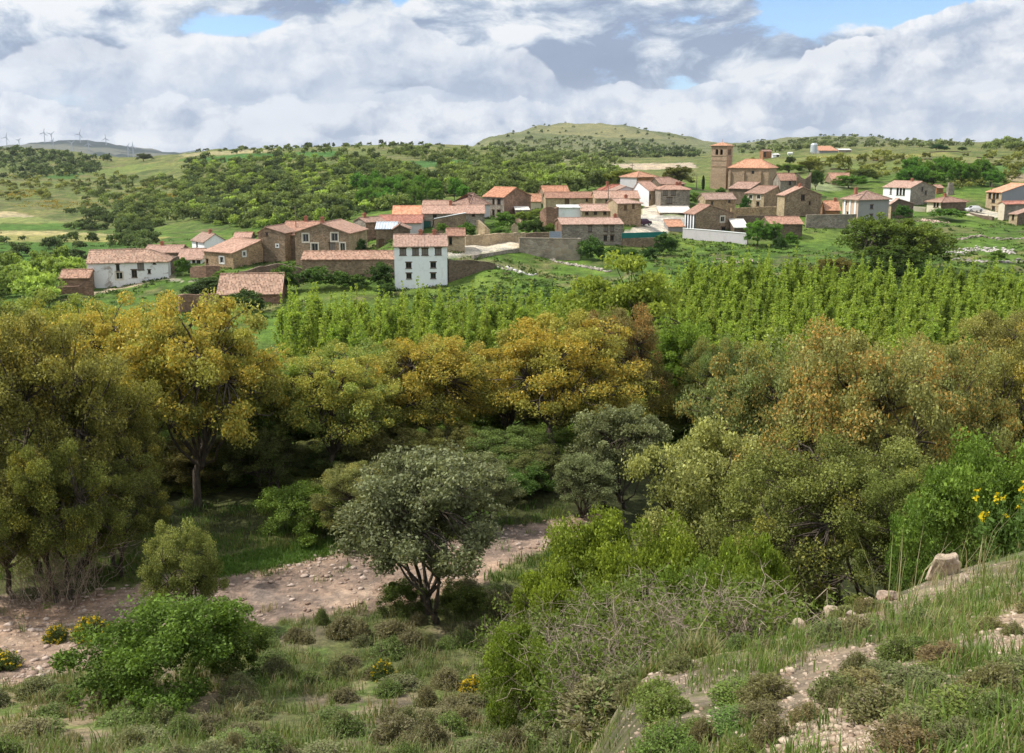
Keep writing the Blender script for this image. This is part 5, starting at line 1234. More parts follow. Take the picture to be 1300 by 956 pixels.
# ------------------------------------------------------------------ village greenery
def V(px, base, top, w, Y, label, kind='village_bush', tint=(1, 1, 1), name='bush', cat='bush', parts=None):
    x = kk(px, base) * Y; g = gnd(x, Y); h = max((base - top) * Y / F, 1.0); rg = random.Random(int(px * 3 + base))
    plant(kind, rg.randrange(8), (x, Y, g - .15), h + .2, w * Y / F, rg.uniform(0, 6.3), label, cat, name, tint, None, parts if parts is not None else kind != 'village_bush')
BR = (1.7, 1.75, 1.3); DK = (.8, .85, .85); YG = (1.7, 1.5, 1.1)
for row in (
    (312, 400, 375, 44, 137, 'round dark green bush in front of the big speckled roof barn', 'village_bush', DK),
    (362, 388, 355, 34, 150, 'green bush at the right corner of the speckled roof barn', 'village_bush', (1.1, 1.2, 1)),
    (405, 383, 355, 42, 150, 'large bush against the left half of the long orange roofed barn', 'village_bush', (1.0, 1.1, 1)),
    (432, 384, 363, 30, 150, 'smaller bush in front of the middle of the long barn', 'village_bush', (1.1, 1.2, 1)),
    (455, 383, 366, 30, 151, 'bush beneath the square window of the long barn', 'village_bush', (1.15, 1.2, 1)),
    (485, 376, 345, 34, 151, 'dark bush between the long barn and the tall white building', 'village_bush', (.7, .8, .8)),
    (492, 386, 372, 26, 147, 'low bush at the left foot of the tall white building', 'village_bush', (.9, 1, 1)),
    (232, 340, 318, 22, 174, 'round bright green bush right of the whitewashed barn', 'village_bush', (1.2, 1.4, 1)),
    (268, 354, 344, 50, 160, 'dull hedge on the slope under the brown stone house', 'village_bush', (.8, .8, .8)),
    (282, 347, 338, 20, 168, 'light green bush at the brown stone house corner', 'village_bush', BR),
    (240, 362, 350, 24, 153, 'dark bush at the left end of the garden terrace', 'village_bush', (.6, .65, .7)),
    (258, 366, 352, 36, 150, 'dark thicket left of the speckled roof', 'village_bush', (.5, .5, .6)),
    (280, 362, 351, 28, 151, 'dark thicket just above the speckled roof corner', 'village_bush', (.5, .52, .6)),
    (315, 304, 292, 22, 215, 'yellow green bush between the brown house and the gabled house', 'village_tree', YG),
    (459, 322, 300, 14, 172, 'dark climbing shrub on the side wall of the paired gable house', 'village_bush', (.5, .6, .7)),
    (560, 292, 278, 14, 192, 'green bush in the yard before the joined row house', 'village_bush', BR),
    (592, 296, 280, 22, 188, 'green bush behind the tan lane wall', 'village_bush', (1.2, 1.4, 1)),
    (641, 290, 270, 26, 205, 'round bush in front of the orange gable house', 'village_bush', (1.3, 1.5, 1)),
    (634, 296, 286, 30, 188, 'low green bush above the tan lane wall', 'village_bush', (1.2, 1.4, 1)),
    (664, 272, 258, 26, 222, 'bright green bush right of the orange gable house', 'village_tree', BR),
    (686, 266, 255, 30, 226, 'bright yellow green bush below the beige house', 'village_tree', BR),
    (680, 292, 272, 26, 195, 'dark round bush in the middle of the overgrown garden', 'village_bush', (.8, .8, .8)),
    (665, 290, 276, 20, 197, 'mid green bush left of the dark round garden bush', 'village_bush', (1.1, 1.2, 1)),
    (698, 290, 276, 18, 196, 'light olive bush beside the gable end of the big grey house', 'village_bush', YG),
    (750, 330, 303, 32, 171, 'large bush at the lower left corner of the big grey house', 'village_bush', (.9, 1.1, 1)),
    (775, 326, 315, 26, 176, 'low bush under the arched windows of the big grey house', 'village_bush', (1.1, 1.3, 1)),
    (800, 324, 315, 24, 178, 'green bush at the right foot of the big grey house', 'village_bush', (1.1, 1.3, 1)),
    (825, 328, 312, 22, 172, 'dark bush in front of the green netting wall', 'village_bush', (.7, .9, .9)),
    (845, 326, 300, 32, 178, 'tall dark bush at the right end of the netting wall', 'village_bush', (.75, .9, .9)),
    (838, 297, 281, 22, 190, 'bright green bush behind the green netting', 'village_bush', BR),
    (852, 305, 292, 14, 186, 'ivy green bush under the grey orange roofed shed', 'village_bush', (1.0, 1.2, 1)),
    (860, 245, 219, 40, 290, 'large olive green tree left of the church tower', 'village_tree', (1.0, .82, .8), 'tree', 'tree'),
    (796, 240, 224, 46, 300, 'light green hedge behind the red hip roof', 'village_tree', YG),
    (770, 248, 232, 22, 290, 'pale green bush left of the red hip roof', 'village_tree', YG),
    (882, 266, 252, 14, 236, 'green bush between the street house and the tan house', 'village_bush', BR),
    (915, 246, 234, 14, 272, 'green bush at the foot of the church tower', 'village_bush', (1.2, 1.4, 1)),
    (946, 270, 250, 14, 240, 'blue green shrub before the yellowish plaster house', 'village_bush', (.8, 1.2, 1.2)),
    (962, 313, 280, 34, 187, 'round vivid green tree right of the white wall', 'village_tree', (1.15, 1.75, 1.2), 'tree', 'tree'),
    (981, 312, 284, 26, 188, 'vivid green tree leaning against the low red roofed barn', 'village_tree', (1.1, 1.65, 1.2), 'tree', 'tree'),
    (1004, 312, 294, 22, 186, 'green bush in front of the low red roofed barn', 'village_bush', (1.3, 1.6, 1)),
    (988, 326, 308, 14, 177, 'dark little bush on the meadow under the vivid green tree', 'village_bush', (.6, .75, .8)),
    (1003, 212, 202, 12, 400, 'dark round tree alone behind the church nave', 'village_tree', (.55, .6, .7), 'tree', 'tree'),
    (1000, 222, 211, 40, 345, 'green thicket between church and field hut', 'village_tree', (1.2, 1.4, 1)),
    (1028, 224, 210, 30, 350, 'brownish olive thicket right of the church', 'village_tree', (1.3, 1.1, .9)),
    (1078, 240, 224, 40, 292, 'vivid green bush in front of the field hut', 'village_tree', (1.0, 1.5, 1)),
    (1035, 246, 222, 18, 282, 'dark green hedge beside the roofless ruin', 'village_tree', (.6, .8, .8)),
    (1098, 236, 220, 30, 310, 'dull bush right of the field hut', 'village_tree', (.9, .95, .9)),
    (1144, 274, 254, 20, 224, 'round dark green bush behind the walnut tree', 'village_bush', (.9, 1.2, 1)),
    (1112, 346, 282, 90, 158, 'wide spreading walnut tree below the square villa, left half of a pair', 'village_tree', (1.15, 1.25, .9), 'tree', 'walnut tree'),
    (1160, 345, 286, 88, 156, 'wide spreading walnut tree below the bungalow, right half of a pair', 'village_tree', (1.2, 1.25, .9), 'tree', 'walnut tree'),
    (1135, 352, 312, 70, 151, 'dark lower bush under the walnut pair', 'village_tree', (.8, .95, .75)),
    (1060, 360, 332, 52, 146, 'brownish leafless shrub at the upper edge of the poplars', 'village_tree', (1.25, .85, .8)),
    (1085, 362, 338, 34, 144, 'dark green shrub right of the brownish leafless shrub', 'village_bush', (1.0, 1.1, .9)),
    (1170, 362, 342, 30, 148, 'bright shrub at the foot of the walnut pair', 'village_bush', BR),
    (1266, 338, 324, 20, 164, 'young green shrub on the rubble slope at the right', 'village_bush', BR),
    (1200, 283, 270, 40, 222, 'weedy bush on the rise under the bungalow', 'village_bush', (1.3, 1.6, 1.1)),
    (1190, 192.8, 185.5, 18, 640, 'dark blue green conifer clump on the plateau skyline', 'village_tree', (.35, .75, .8), 'conifer_clump', 'conifer'),
    (1198, 192.6, 187, 12, 640, 'smaller dark conifer clump right of the blue green one', 'village_tree', (.35, .75, .8), 'conifer_clump', 'conifer'),
    (1221, 194, 189, 10, 600, 'lone dark tree on the plateau right of the conifers', 'village_tree', (.5, .6, .6), 'tree', 'tree'),
    (183, 205, 195.5, 20, 900, 'round dark tree alone at the valley head on the left', 'village_tree', (.7, .7, .7), 'tree', 'tree'),
    (484, 185, 178.5, 6, 905, 'small tree with a stem standing alone on the skyline', 'village_tree', (.5, .55, .6), 'tree', 'tree'),
    (391, 191, 185, 9, 880, 'dark round tree on the left skyline', 'village_tree', (.6, .65, .6), 'tree', 'tree'),
    (590, 181.5, 177, 11, 1480, 'dark tree on the left shoulder of the round hill', 'village_tree', (.6, .65, .6), 'tree', 'tree')):
    px, base, top, w, Y, lab, kind, tint = row[:8]
    V(px, base, top, w, Y, lab, kind, tint, *(row[8:] or ()))
rg = random.Random(31)
for i in range(17):
    px = 1152 + i * 6.6 + rg.uniform(-3, 3); V(px, 246 + rg.uniform(-6, 5), 216 + rg.uniform(0, 9), rg.uniform(20, 28), rg.uniform(292, 318), 'vivid green tree in the thick row below the plateau', 'village_tree', (rg.uniform(.95, 1.2), 1.6, 1.05), 'tree', 'tree')
    COL.objects
for o in list(COL.objects):
    if o.get('label') == 'vivid green tree in the thick row below the plateau': o['group'] = 'green trees below the plateau'
for i in range(34):                                       # pale grove on the hillside behind the left houses
    px = rg.uniform(455, 590); base = rg.uniform(252, 276); Y = 300 + (276 - base) * 3.4
    V(px, base, base - rg.uniform(20, 30), rg.uniform(14, 22), Y, 'fresh green tree in the grove behind the joined row house', 'village_tree', (rg.uniform(1.0, 1.3), rg.uniform(1.5, 1.9), 1.2), 'tree', 'tree')
for o in list(COL.objects):
    if o.get('label') == 'fresh green tree in the grove behind the joined row house': o['group'] = 'grove behind the village'
def cypress():
    Y = 290; P = at(892.7, 236, Y); g = gnd(P.x, P.y); root = empty('cypress_tree', (P.x, P.y, g)); tag(root, 'thin dark cypress left of the church tower', 'cypress')
    rng = np.random.default_rng(3); h = 4.0; z = rng.uniform(.02, 1, 1500); r = .48 * np.sin(np.pi * (z * .86 + .12)) ** .7 * rng.uniform(.5, 1.05, 1500); a = rng.uniform(0, 6.28, 1500)
    C = np.stack([r * np.cos(a), r * np.sin(a), z * h + .2], 1); LV, LF = leaves(C, .2, rng); 
    mesh_np('crown', LV, LF, MATS['leaf'], root, np.tile([.018, .04, .014], (len(LV), 1))); m = MB(); m.cyl((0, 0, -.3), (0, 0, 2.5), .1, .05, 6); m.build('trunk', MATS['bark'], root)
cypress()

# ------------------------------------------------------------------ hillside scrub
rng = np.random.default_rng(77)
def scatter(poly, n, y0=230, y1=2400):
    xs = [p[0] for p in poly]; ys = [p[1] for p in poly]
    px = rng.uniform(min(xs), max(xs), n * 3); py = rng.uniform(min(ys), max(ys), n * 3); m = inpoly(px, py, poly); px, py = px[m][:n], py[m][:n]
    Yh, K = hit(px, py, y0, y1); ok = ~np.isnan(Yh); return np.stack([K[ok] * Yh[ok], Yh[ok]], 1)
SB = []          # x, y, width m, height m, tint
def scr(poly, n, w0, w1, tint, y0=230, y1=2400):
    P = scatter(poly, n, y0, y1)
    for x, y in P:
        w = rng.uniform(w0, w1); t = np.array(tint) * rng.uniform(.65, 1.4); SB.append((x, y, w, w * rng.uniform(.5, .95), *t))
GN = (1, 1.05, .95); OLV = (1.3, 1.15, .9); DRK = (.62, .7, .75); LT = (1.6, 1.75, 1.1)
scr([(235, 205), (450, 200), (520, 215), (560, 235), (560, 250), (440, 282), (330, 292), (255, 285), (230, 250)], 470, 3, 6.5, GN)
scr([(235, 205), (450, 200), (520, 215), (560, 235), (440, 282), (330, 292), (255, 285), (230, 250)], 160, 3, 7, DRK)
scr([(235, 205), (450, 200), (520, 215), (560, 235), (440, 282), (330, 292), (255, 285), (230, 250)], 330, 2.5, 5.5, LT)
scr([(560, 212), (800, 222), (800, 235), (720, 246), (640, 250), (560, 250)], 300, 3, 6.5, GN)
scr([(560, 212), (800, 222), (760, 240), (640, 248), (560, 248)], 120, 3, 6, LT)
scr([(100, 230), (240, 225), (250, 285), (180, 292), (110, 272)], 150, 3, 6, GN); scr([(150, 262), (300, 256), (300, 268), (150, 270)], 60, 3, 5.5, DRK)
scr([(80, 268), (190, 280), (200, 290), (110, 283)], 40, 3, 6, DRK); scr([(80, 288), (200, 295), (200, 299), (80, 292)], 26, 3, 5, DRK)
scr([(-40, 302), (200, 309), (200, 318), (-40, 316)], 30, 2.5, 5, DRK); scr([(-60, 322), (110, 335), (60, 385), (-60, 380)], 60, 2.5, 5, LT, 140); scr([(-60, 322), (110, 325), (90, 350), (-60, 350)], 18, 2.5, 5, DRK, 140)
scr([(-60, 190), (60, 191), (150, 204), (120, 222), (-60, 235)], 260, 4, 8, DRK); scr([(-60, 225), (160, 222), (240, 245), (-60, 262)], 130, 2.5, 5, OLV)
scr([(230, 190), (450, 186), (560, 186), (600, 200), (450, 200), (240, 204)], 60, 3, 6, GN); scr([(500, 190), (700, 192), (800, 208), (620, 214), (520, 204)], 170, 3.5, 7, GN)
scr([(600, 185), (700, 172), (800, 178), (880, 186), (900, 200), (760, 205), (640, 196)], 270, 3.5, 7, (1.1, 1.1, 1.25), 900); scr([(760, 186), (880, 190), (890, 203), (770, 200)], 110, 4, 8, DRK, 900)
scr([(600, 181), (700, 158), (800, 160), (900, 181), (800, 178), (700, 170)], 30, 3, 6, DRK, 1200)
scr([(930, 186), (1060, 175), (1200, 180), (1240, 186), (1060, 189), (940, 196)], 260, 3, 6.5, (1.05, 1.05, 1.15), 700)
scr([(940, 205), (1330, 190), (1330, 245), (1110, 240), (1000, 222)], 90, 2.5, 5, OLV, 270, 900); scr([(1250, 182), (1330, 180), (1330, 190), (1250, 192)], 40, 4, 7, GN, 500)
sk = [(240 + i * 5.2 + rng.uniform(-2, 2)) for i in range(64)]
for px in sk:
    for Y in (rng.uniform(820, 900),):
        if rng.uniform() < .5: x = kk(px, 188) * Y; SB.append((x, Y, rng.uniform(3, 6), rng.uniform(2, 4), .6, .65, .65))
for px in np.concatenate([rng.uniform(620, 900, 10), rng.uniform(940, 1240, 24)]):
    Yt = np.linspace(1000, 1850, 60); g = np.array(ground(kk(px, 170) * Yt, Yt)) / Yt; Y = Yt[g.argmax()]; SB.append((kk(px, 170) * Y, Y, rng.uniform(3, 6), rng.uniform(2, 3.6), .7, .75, .8))
# yellow broom in flower on the slopes
BRM = []
for poly, n in (([(-40, 240), (60, 243), (60, 252), (-40, 252)], 60), ([(20, 256), (130, 258), (140, 268), (20, 264)], 40), ([(150, 246), (270, 248), (280, 258), (150, 256)], 70), ([(230, 232), (420, 228), (420, 248), (240, 250)], 70), ([(1040, 200), (1180, 196), (1180, 206), (1040, 208)], 15)):
    for x, y in scatter(poly, n): BRM.append((x, y, rng.uniform(1.5, 3.5)))
gz_ = ground(np.array([s[0] for s in SB]), np.array([s[1] for s in SB]))
order = sorted(range(len(SB)), key=lambda i: -SB[i][2] * SB[i][3] / SB[i][1] ** 2)
rgp = random.Random(3)
for i in order[:290]:
    x, y, w, h, a, b, c = SB[i]
    plant('scrub', rgp.randrange(5), (x, y, gz_[i] - .3), h + .3, w, rgp.uniform(0, 6.3), 'rounded green oak bush scattered on the hillside behind the village', 'bush', 'hillside_bush', (a, b, c), 'oak bushes on the hillside', False)
base_sets = []
for tm, cm, H0, W0 in PROTO['scrub']:
    nv = len(cm.vertices); a = np.empty(nv * 3, np.float32); cm.vertices.foreach_get('co', a); c = np.empty(nv * 4, np.float32); cm.color_attributes['col'].data.foreach_get('color', c)
    a = a.reshape(-1, 4, 3); c = c.reshape(-1, 4, 4)[:, :, :3]; base_sets.append((a, c, H0, W0))
VV = []; CC = []
for i in order[290:]:
    x, y, w, h, *t = SB[i]; a, c, H0, W0 = base_sets[rgp.randrange(5)]
    step = 2 if y < 700 else 5; a = a[::step]; c = c[::step]; grow = 1.25 if step == 2 else 1.9
    ctr = a.mean(1, keepdims=True); a = ctr + (a - ctr) * grow
    VV.append((a * np.array([w / W0, w / W0, h / H0]) + np.array([x, y, gz_[i] - .2])).reshape(-1, 3)); CC.append((c * np.array(t)).reshape(-1, 3))
VV = np.concatenate(VV); o = mesh_np('hillside_scrub', VV, np.arange(len(VV)).reshape(-1, 4), MATS['leaf'], None, np.concatenate(CC).clip(0, .6)); tag(o, 'mass of smaller dark scrub bushes covering the far hills', 'scrub', kind='stuff')
C = []; bz = ground(np.array([b[0] for b in BRM]), np.array([b[1] for b in BRM]))
for (x, y, w), z in zip(BRM, bz): C.append(np.array([x, y, z + .5]) + rng.normal(size=(26, 3)) * np.array([w * .5, w * .5, .35]))
C = np.concatenate(C); LV, LF = leaves(C, .55, rng); o = mesh_np('broom_scrub', LV, LF, MATS['leaf'], None, np.repeat(lerp3((.16, .15, .02), (.42, .28, .02), rng.uniform(0, 1, len(C))), 4, 0)); tag(o, 'yellow flowering broom scrub spread over the hillside', 'broom', kind='stuff')

# ------------------------------------------------------------------ meadow weeds and rubble on the village slope
def meadow():
    n = 9000; px = rng.uniform(-60, 1340, n); py = rng.uniform(285, 410, n); Yh, K = hit(px, py, 110, 300); ok = ~np.isnan(Yh); x = K[ok] * Yh[ok]; y = Yh[ok]
    d = fbm(x * .09, y * .09, 5, 4); m = d > rng.uniform(.36, .62, len(x)); x, y = x[m], y[m]
    keep = np.ones(len(x), bool)
    for h in H:
        P0 = at(h['c'], h['base'], h['Y']); dx, dy = x - P0.x, y - P0.y; c_, s_ = math.cos(h['th']), math.sin(h['th']); a = dx * c_ + dy * s_; b = -dx * s_ + dy * c_
        keep &= ~((a > -.8) & (a < 14) & (b > -.8) & (b < 8))
    for poly in ([(566, 330), (566, 314), (668, 305), (668, 314)], [(786, 300), (826, 262), (885, 262), (885, 284), (845, 300)], [(1226, 276), (1226, 262), (1275, 262), (1262, 280)]):
        qx, qy = project(x, y, ground(x, y)); keep &= ~inpoly(qx, qy, poly)
    x, y = x[keep], y[keep]; ex = []; ey = []
    for h in H:                                            # weeds against the foot of the walls
        if h['Y'] > 300: continue
        P0 = at(h['c'], h['base'], h['Y']); c_, s_ = math.cos(h['th']), math.sin(h['th']); k_ = kk(h['r'], h['eave']); L_ = min(15, (k_ * h['Y'] - P0.x) / (c_ - k_ * s_)); m_ = int(L_ * 1.6)
        if 806 < h['c'] < 850 and h['Y'] < 245: continue
        a_ = rng.uniform(-.3, L_, m_); b_ = -rng.uniform(.1, .7, m_) ; ex.append(P0.x + a_ * c_ - b_ * s_); ey.append(P0.y + a_ * s_ + b_ * c_)
        a_ = -rng.uniform(.1, .6, 8); b_ = rng.uniform(0, 5, 8); ex.append(P0.x + a_ * c_ - b_ * s_); ey.append(P0.y + a_ * s_ + b_ * c_)
    x = np.concatenate([x] + ex); y = np.concatenate([y] + ey); z = ground(x, y); C = []; cc = []
    for i in range(len(x)):
        s = rng.uniform(.3, .75); k = 16; C.append(np.array([x[i], y[i], z[i] + .18 * s]) + rng.normal(size=(k, 3)) * np.array([s * .7, s * .7, .16 * s]))
        c0 = np.array([(.06, .10, .022), (.10, .165, .035), (.17, .175, .07), (.045, .075, .02)][rng.choice(4, p=[.35, .35, .1, .2])]); cc.append(np.tile(c0, (k, 1)) * rng.uniform(.8, 1.25, (k, 1)))
    C = np.concatenate(C); cc = np.concatenate(cc); LV, LF = leaves(C, .34, rng, up=.5); o = mesh_np('meadow_weeds', LV, LF, MATS['leaf'], None, np.repeat(cc, 4, 0)); tag(o, 'rough weeds and tall grass dotting the meadow below the village', 'weeds', kind='stuff')
meadow()

def rocks_mesh(P, S, seed, flat=.6):
    """many small irregular stones: P (n,3), S (n,)"""
    rg_ = np.random.default_rng(seed); bm = bmesh.new(); bmesh.ops.create_icosphere(bm, subdivisions=1, radius=1); bv = np.array([v.co[:] for v in bm.verts]); bf = np.array([[v.index for v in f.verts] for f in bm.faces]); bm.free()
    n = len(P); nv = len(bv); a = bv[None] * (1 + .28 * rg_.normal(size=(n, nv, 1)).clip(-1.4, 1.4)) * rg_.uniform(.6, 1.3, (n, 1, 3)) * np.array([1, 1, flat]); th = rg_.uniform(0, 6.28, n); c, s = np.cos(th)[:, None], np.sin(th)[:, None]
    b = np.stack([a[..., 0] * c - a[..., 1] * s, a[..., 0] * s + a[..., 1] * c, a[..., 2]], -1) * np.asarray(S)[:, None, None] + np.asarray(P)[:, None]
    return b.reshape(-1, 3), (bf[None] + np.arange(n)[:, None, None] * nv).reshape(-1, 3), nv
sm, st, sb = material('loose_stone'); _a2 = st.new('ShaderNodeAttribute', attribute_name='col').outputs['Color']; _co = st.new('ShaderNodeTexCoord').outputs['Object']
_nn = st.noise(_co, 9, 6, .65); st.put(sb.inputs['Base Color'], st.mix(st.ramp(_nn, .3, .7), st.mix(1, _a2, (.7, .68, .66), 'MULTIPLY'), st.mix(1, _a2, (1.2, 1.2, 1.2), 'MULTIPLY'))); st.put(sb.inputs['Normal'], st.bump(_nn, .5, .02)); MATS['loose_stone'] = sm
def rubble(label, path, n, size, spread, seed, colr=(.34, .30, .25), name='rubble_wall'):
    P = []
    r_ = np.random.default_rng(seed); pts = [(kk(px, py), *[float(v[0]) for v in hit(px, py, 110, 320)][:1]) for px, py in path]; pts = [(k * Y, Y) for k, Y in pts if not math.isnan(Y)]
    if len(pts) < 2: return
    pts = np.array(pts); t = r_.uniform(0, len(pts) - 1.001, n); i = t.astype(int); f = (t - i)[:, None]; xy = pts[i] * (1 - f) + pts[i + 1] * f + r_.normal(size=(n, 2)) * spread
    z = ground(xy[:, 0], xy[:, 1]); S = r_.uniform(.35, 1, n) * size; P = np.stack([xy[:, 0], xy[:, 1], z + S * .2], 1); c0 = P[0].copy()
    Vv, Ff, nv = rocks_mesh(P - c0, S, seed); col = np.repeat(np.array(colr)[None] * r_.uniform(.6, 1.5, (n, 1)), nv, 0); o = mesh_np(name, Vv, Ff, sm, None, col); o.location = c0; tag(o, label, 'rubble')
rubble('tumbled dry stone row below the concrete yard wall', [(700, 330), (735, 338), (770, 346)], 130, .38, .5, 1)
rubble('pale outcrop of stones in the grass left of the tumbled row', [(646, 342), (660, 346), (674, 350)], 60, .35, .6, 2, (.5, .48, .44))
rubble('stone line along the footpath below the lane', [(585, 334), (620, 338), (655, 345)], 60, .26, .4, 3)
rubble('pale heap of rubble across the slope at the far right', [(1206, 322), (1230, 318), (1262, 316), (1275, 322)], 200, .36, 1.2, 4, (.46, .42, .38))
rubble('short dark stone row above the pale rubble at the right', [(1210, 304), (1235, 301), (1250, 300)], 70, .36, .5, 5, (.30, .25, .21))
rubble('stone row at the right edge under the low shed', [(1255, 303), (1290, 304), (1330, 302)], 70, .36, .5, 6, (.28, .24, .2))
rubble('scattered rubble bank between walnut tree and bungalow', [(1168, 281), (1182, 280), (1196, 284)], 70, .36, .9, 7, (.45, .34, .27))
rubble('long low stones on the lower right slope', [(1215, 330), (1260, 333), (1320, 330)], 110, .34, .9, 8, (.34, .31, .27))
rubble('bare stony scar in the meadow above the poplars', [(910, 334), (935, 330), (960, 334)], 60, .3, 1.0, 9, (.40, .32, .25))
rubble('stony scar left of the brownish shrub', [(1020, 348), (1040, 345), (1052, 348)], 50, .3, .8, 10, (.42, .34, .28))
# ------------------------------------------------------------------ foreground ground cover
rng = np.random.default_rng(123)
BARE = ([(1010, 835), (1060, 822), (1150, 815), (1200, 835), (1180, 866), (1130, 960), (960, 960), (980, 870)], [(1240, 800), (1330, 750), (1330, 830), (1280, 850)], [(985, 806), (1060, 780), (1150, 752), (1220, 715), (1260, 715), (1200, 762), (1100, 790), (1020, 808)], [(800, 866), (850, 845), (905, 838), (880, 860), (850, 885)])
def track_stones():
    n = 8500; px = rng.uniform(-80, 780, n); py = rng.uniform(655, 880, n); Yh, K = hit(px, py, 16, 48, 120); ok = ~np.isnan(Yh); x, y, px, py = K[ok] * Yh[ok], Yh[ok], px[ok], py[ok]
    m = inpoly(px, py, TRACK) & (fbm(x * .5, y * .5, 8, 3) > rng.uniform(.2, .62, len(x))); x, y = x[m], y[m]; z = ground(x, y); S = .028 + .085 * rng.uniform(0, 1, len(x)) ** 3.2
    Vv, Ff, nv = rocks_mesh(np.stack([x, y, z + S * .15], 1), S, 4, .5); c = lerp3((.27, .185, .14), (.52, .42, .35), rng.uniform(0, 1, len(x)))
    o = mesh_np('track_gravel', Vv, Ff, sm, None, np.repeat(c, nv, 0)); tag(o, 'loose pinkish stones strewn over the dirt track', 'gravel', kind='stuff')
    n = 11000; px = rng.uniform(790, 1340, n); py = rng.uniform(715, 960, n); Yh, K = hit(px, py, 2.2, 14, 160); ok = ~np.isnan(Yh); x, y, px, py = K[ok] * Yh[ok], Yh[ok], px[ok], py[ok]
    gp = np.zeros(len(x), bool)
    for poly in BARE: gp |= inpoly(px, py, poly)
    m = (gp & (fbm(x * 2, y * 2, 8, 3) > rng.uniform(.15, .6, len(x)))) | (rng.uniform(0, 1, len(x)) < .2); x, y = x[m], y[m]; z = ground(x, y); S = .006 + .022 * rng.uniform(0, 1, len(x)) ** 2.6
    Vv, Ff, nv = rocks_mesh(np.stack([x, y, z + S * .15], 1), S, 5, .45); c = lerp3((.25, .175, .12), (.48, .385, .29), rng.uniform(0, 1, len(x)))
    o = mesh_np('bank_pebbles', Vv, Ff, sm, None, np.repeat(c, nv, 0)); tag(o, 'pale pebbles lying on the near bank', 'pebbles', kind='stuff')
track_stones()

def boulder(px, row, Y, w, h, label, seed, col=(.42, .325, .235)):
    r_ = np.random.default_rng(seed); x = kk(px, row) * Y; g = gnd(x, Y)
    bm = bmesh.new(); bmesh.ops.create_icosphere(bm, subdivisions=4, radius=1)
    ns = [(Vector(r_.normal(size=3)).normalized(), r_.uniform(.36, .75)) for _ in range(13)]
    for v in bm.verts:
        p = v.co.copy()
        for n_, d in ns:
            q = p.dot(n_)
            if q > d: p -= n_ * (q - d) * .92
        k = 1 + .13 * (fbm(p.x * 4 + seed, p.y * 4 + p.z * 3, seed, 4).item() - .5) * 2
        v.co = Vector((p.x * w / 2, p.y * w * .42, p.z * h * .62)) * k
    me = bpy.data.meshes.new('boulder'); bm.to_mesh(me); bm.free(); m = MATS.get('boulder%.2f' % col[0]) or stone_like('boulder%.2f' % col[0], col); me.materials.append(m)
    o = link(bpy.data.objects.new('boulder', me)); o.location = (x, Y, g + h * .28); o.rotation_euler = (r_.uniform(-.2, .2), r_.uniform(-.2, .2), r_.uniform(0, 6)); tag(o, label, 'boulder')
def stone_like(name, col):
    m, t, b = material(name); co = t.new('ShaderNodeTexCoord').outputs['Object']; n = t.noise(co, 5, 8, .68, .4); c = t.mix(t.ramp(n, .35, .65), [x * .6 for x in col], [min(.8, x * 1.25) for x in col])
    c = t.mix(t.ramp(t.noise(co, 14, 4), .58, .68, 0, .6), c, (.42, .38, .30)); t.put(b.inputs['Base Color'], c); t.put(b.inputs['Normal'], t.bump(t.math('ADD', n, t.voro(co, 9)), .8, .04)); MATS[name] = m; return m
boulder(1192, 728, 9.9, .44, .40, 'largest tan boulder on the edge of the bank', 1)
#boulder(1160, 735, 9.7, .22, .18, 'small boulder touching the left side of the largest tan boulder', 2, (.40, .31, .22))
boulder(1122, 765, 8.9, .30, .16, 'flat reddish boulder lower down the bank', 3, (.38, .275, .205))
boulder(1100, 766, 8.9, .15, .12, 'little reddish stone beside the flat reddish boulder', 4, (.38, .275, .205))
boulder(1058, 781, 8.5, .26, .15, 'pinkish boulder at the lower end of the stone line', 5, (.42, .325, .26))
#boulder(1040, 786, 8.4, .17, .12, 'wedge shaped stone left of the pinkish boulder', 6, (.41, .31, .25))
boulder(1018, 790, 8.3, .17, .14, 'last upright stone at the left tip of the stone line', 7, (.42, .325, .26))
boulder(1078, 786, 8.2, .14, .08, 'thin slab lying in front of the pinkish boulder', 8, (.40, .31, .24))
boulder(1222, 752, 9.0, .16, .1, 'broken block just below the largest tan boulder', 9, (.40, .30, .22))
boulder(70, 838, 23.2, .55, .25, 'dark slab of rock on the track near the bottom left', 10, (.30, .21, .16))
boulder(210, 770, 26.2, .38, .2, 'grey rock on the near edge of the track', 11, (.34, .26, .21))

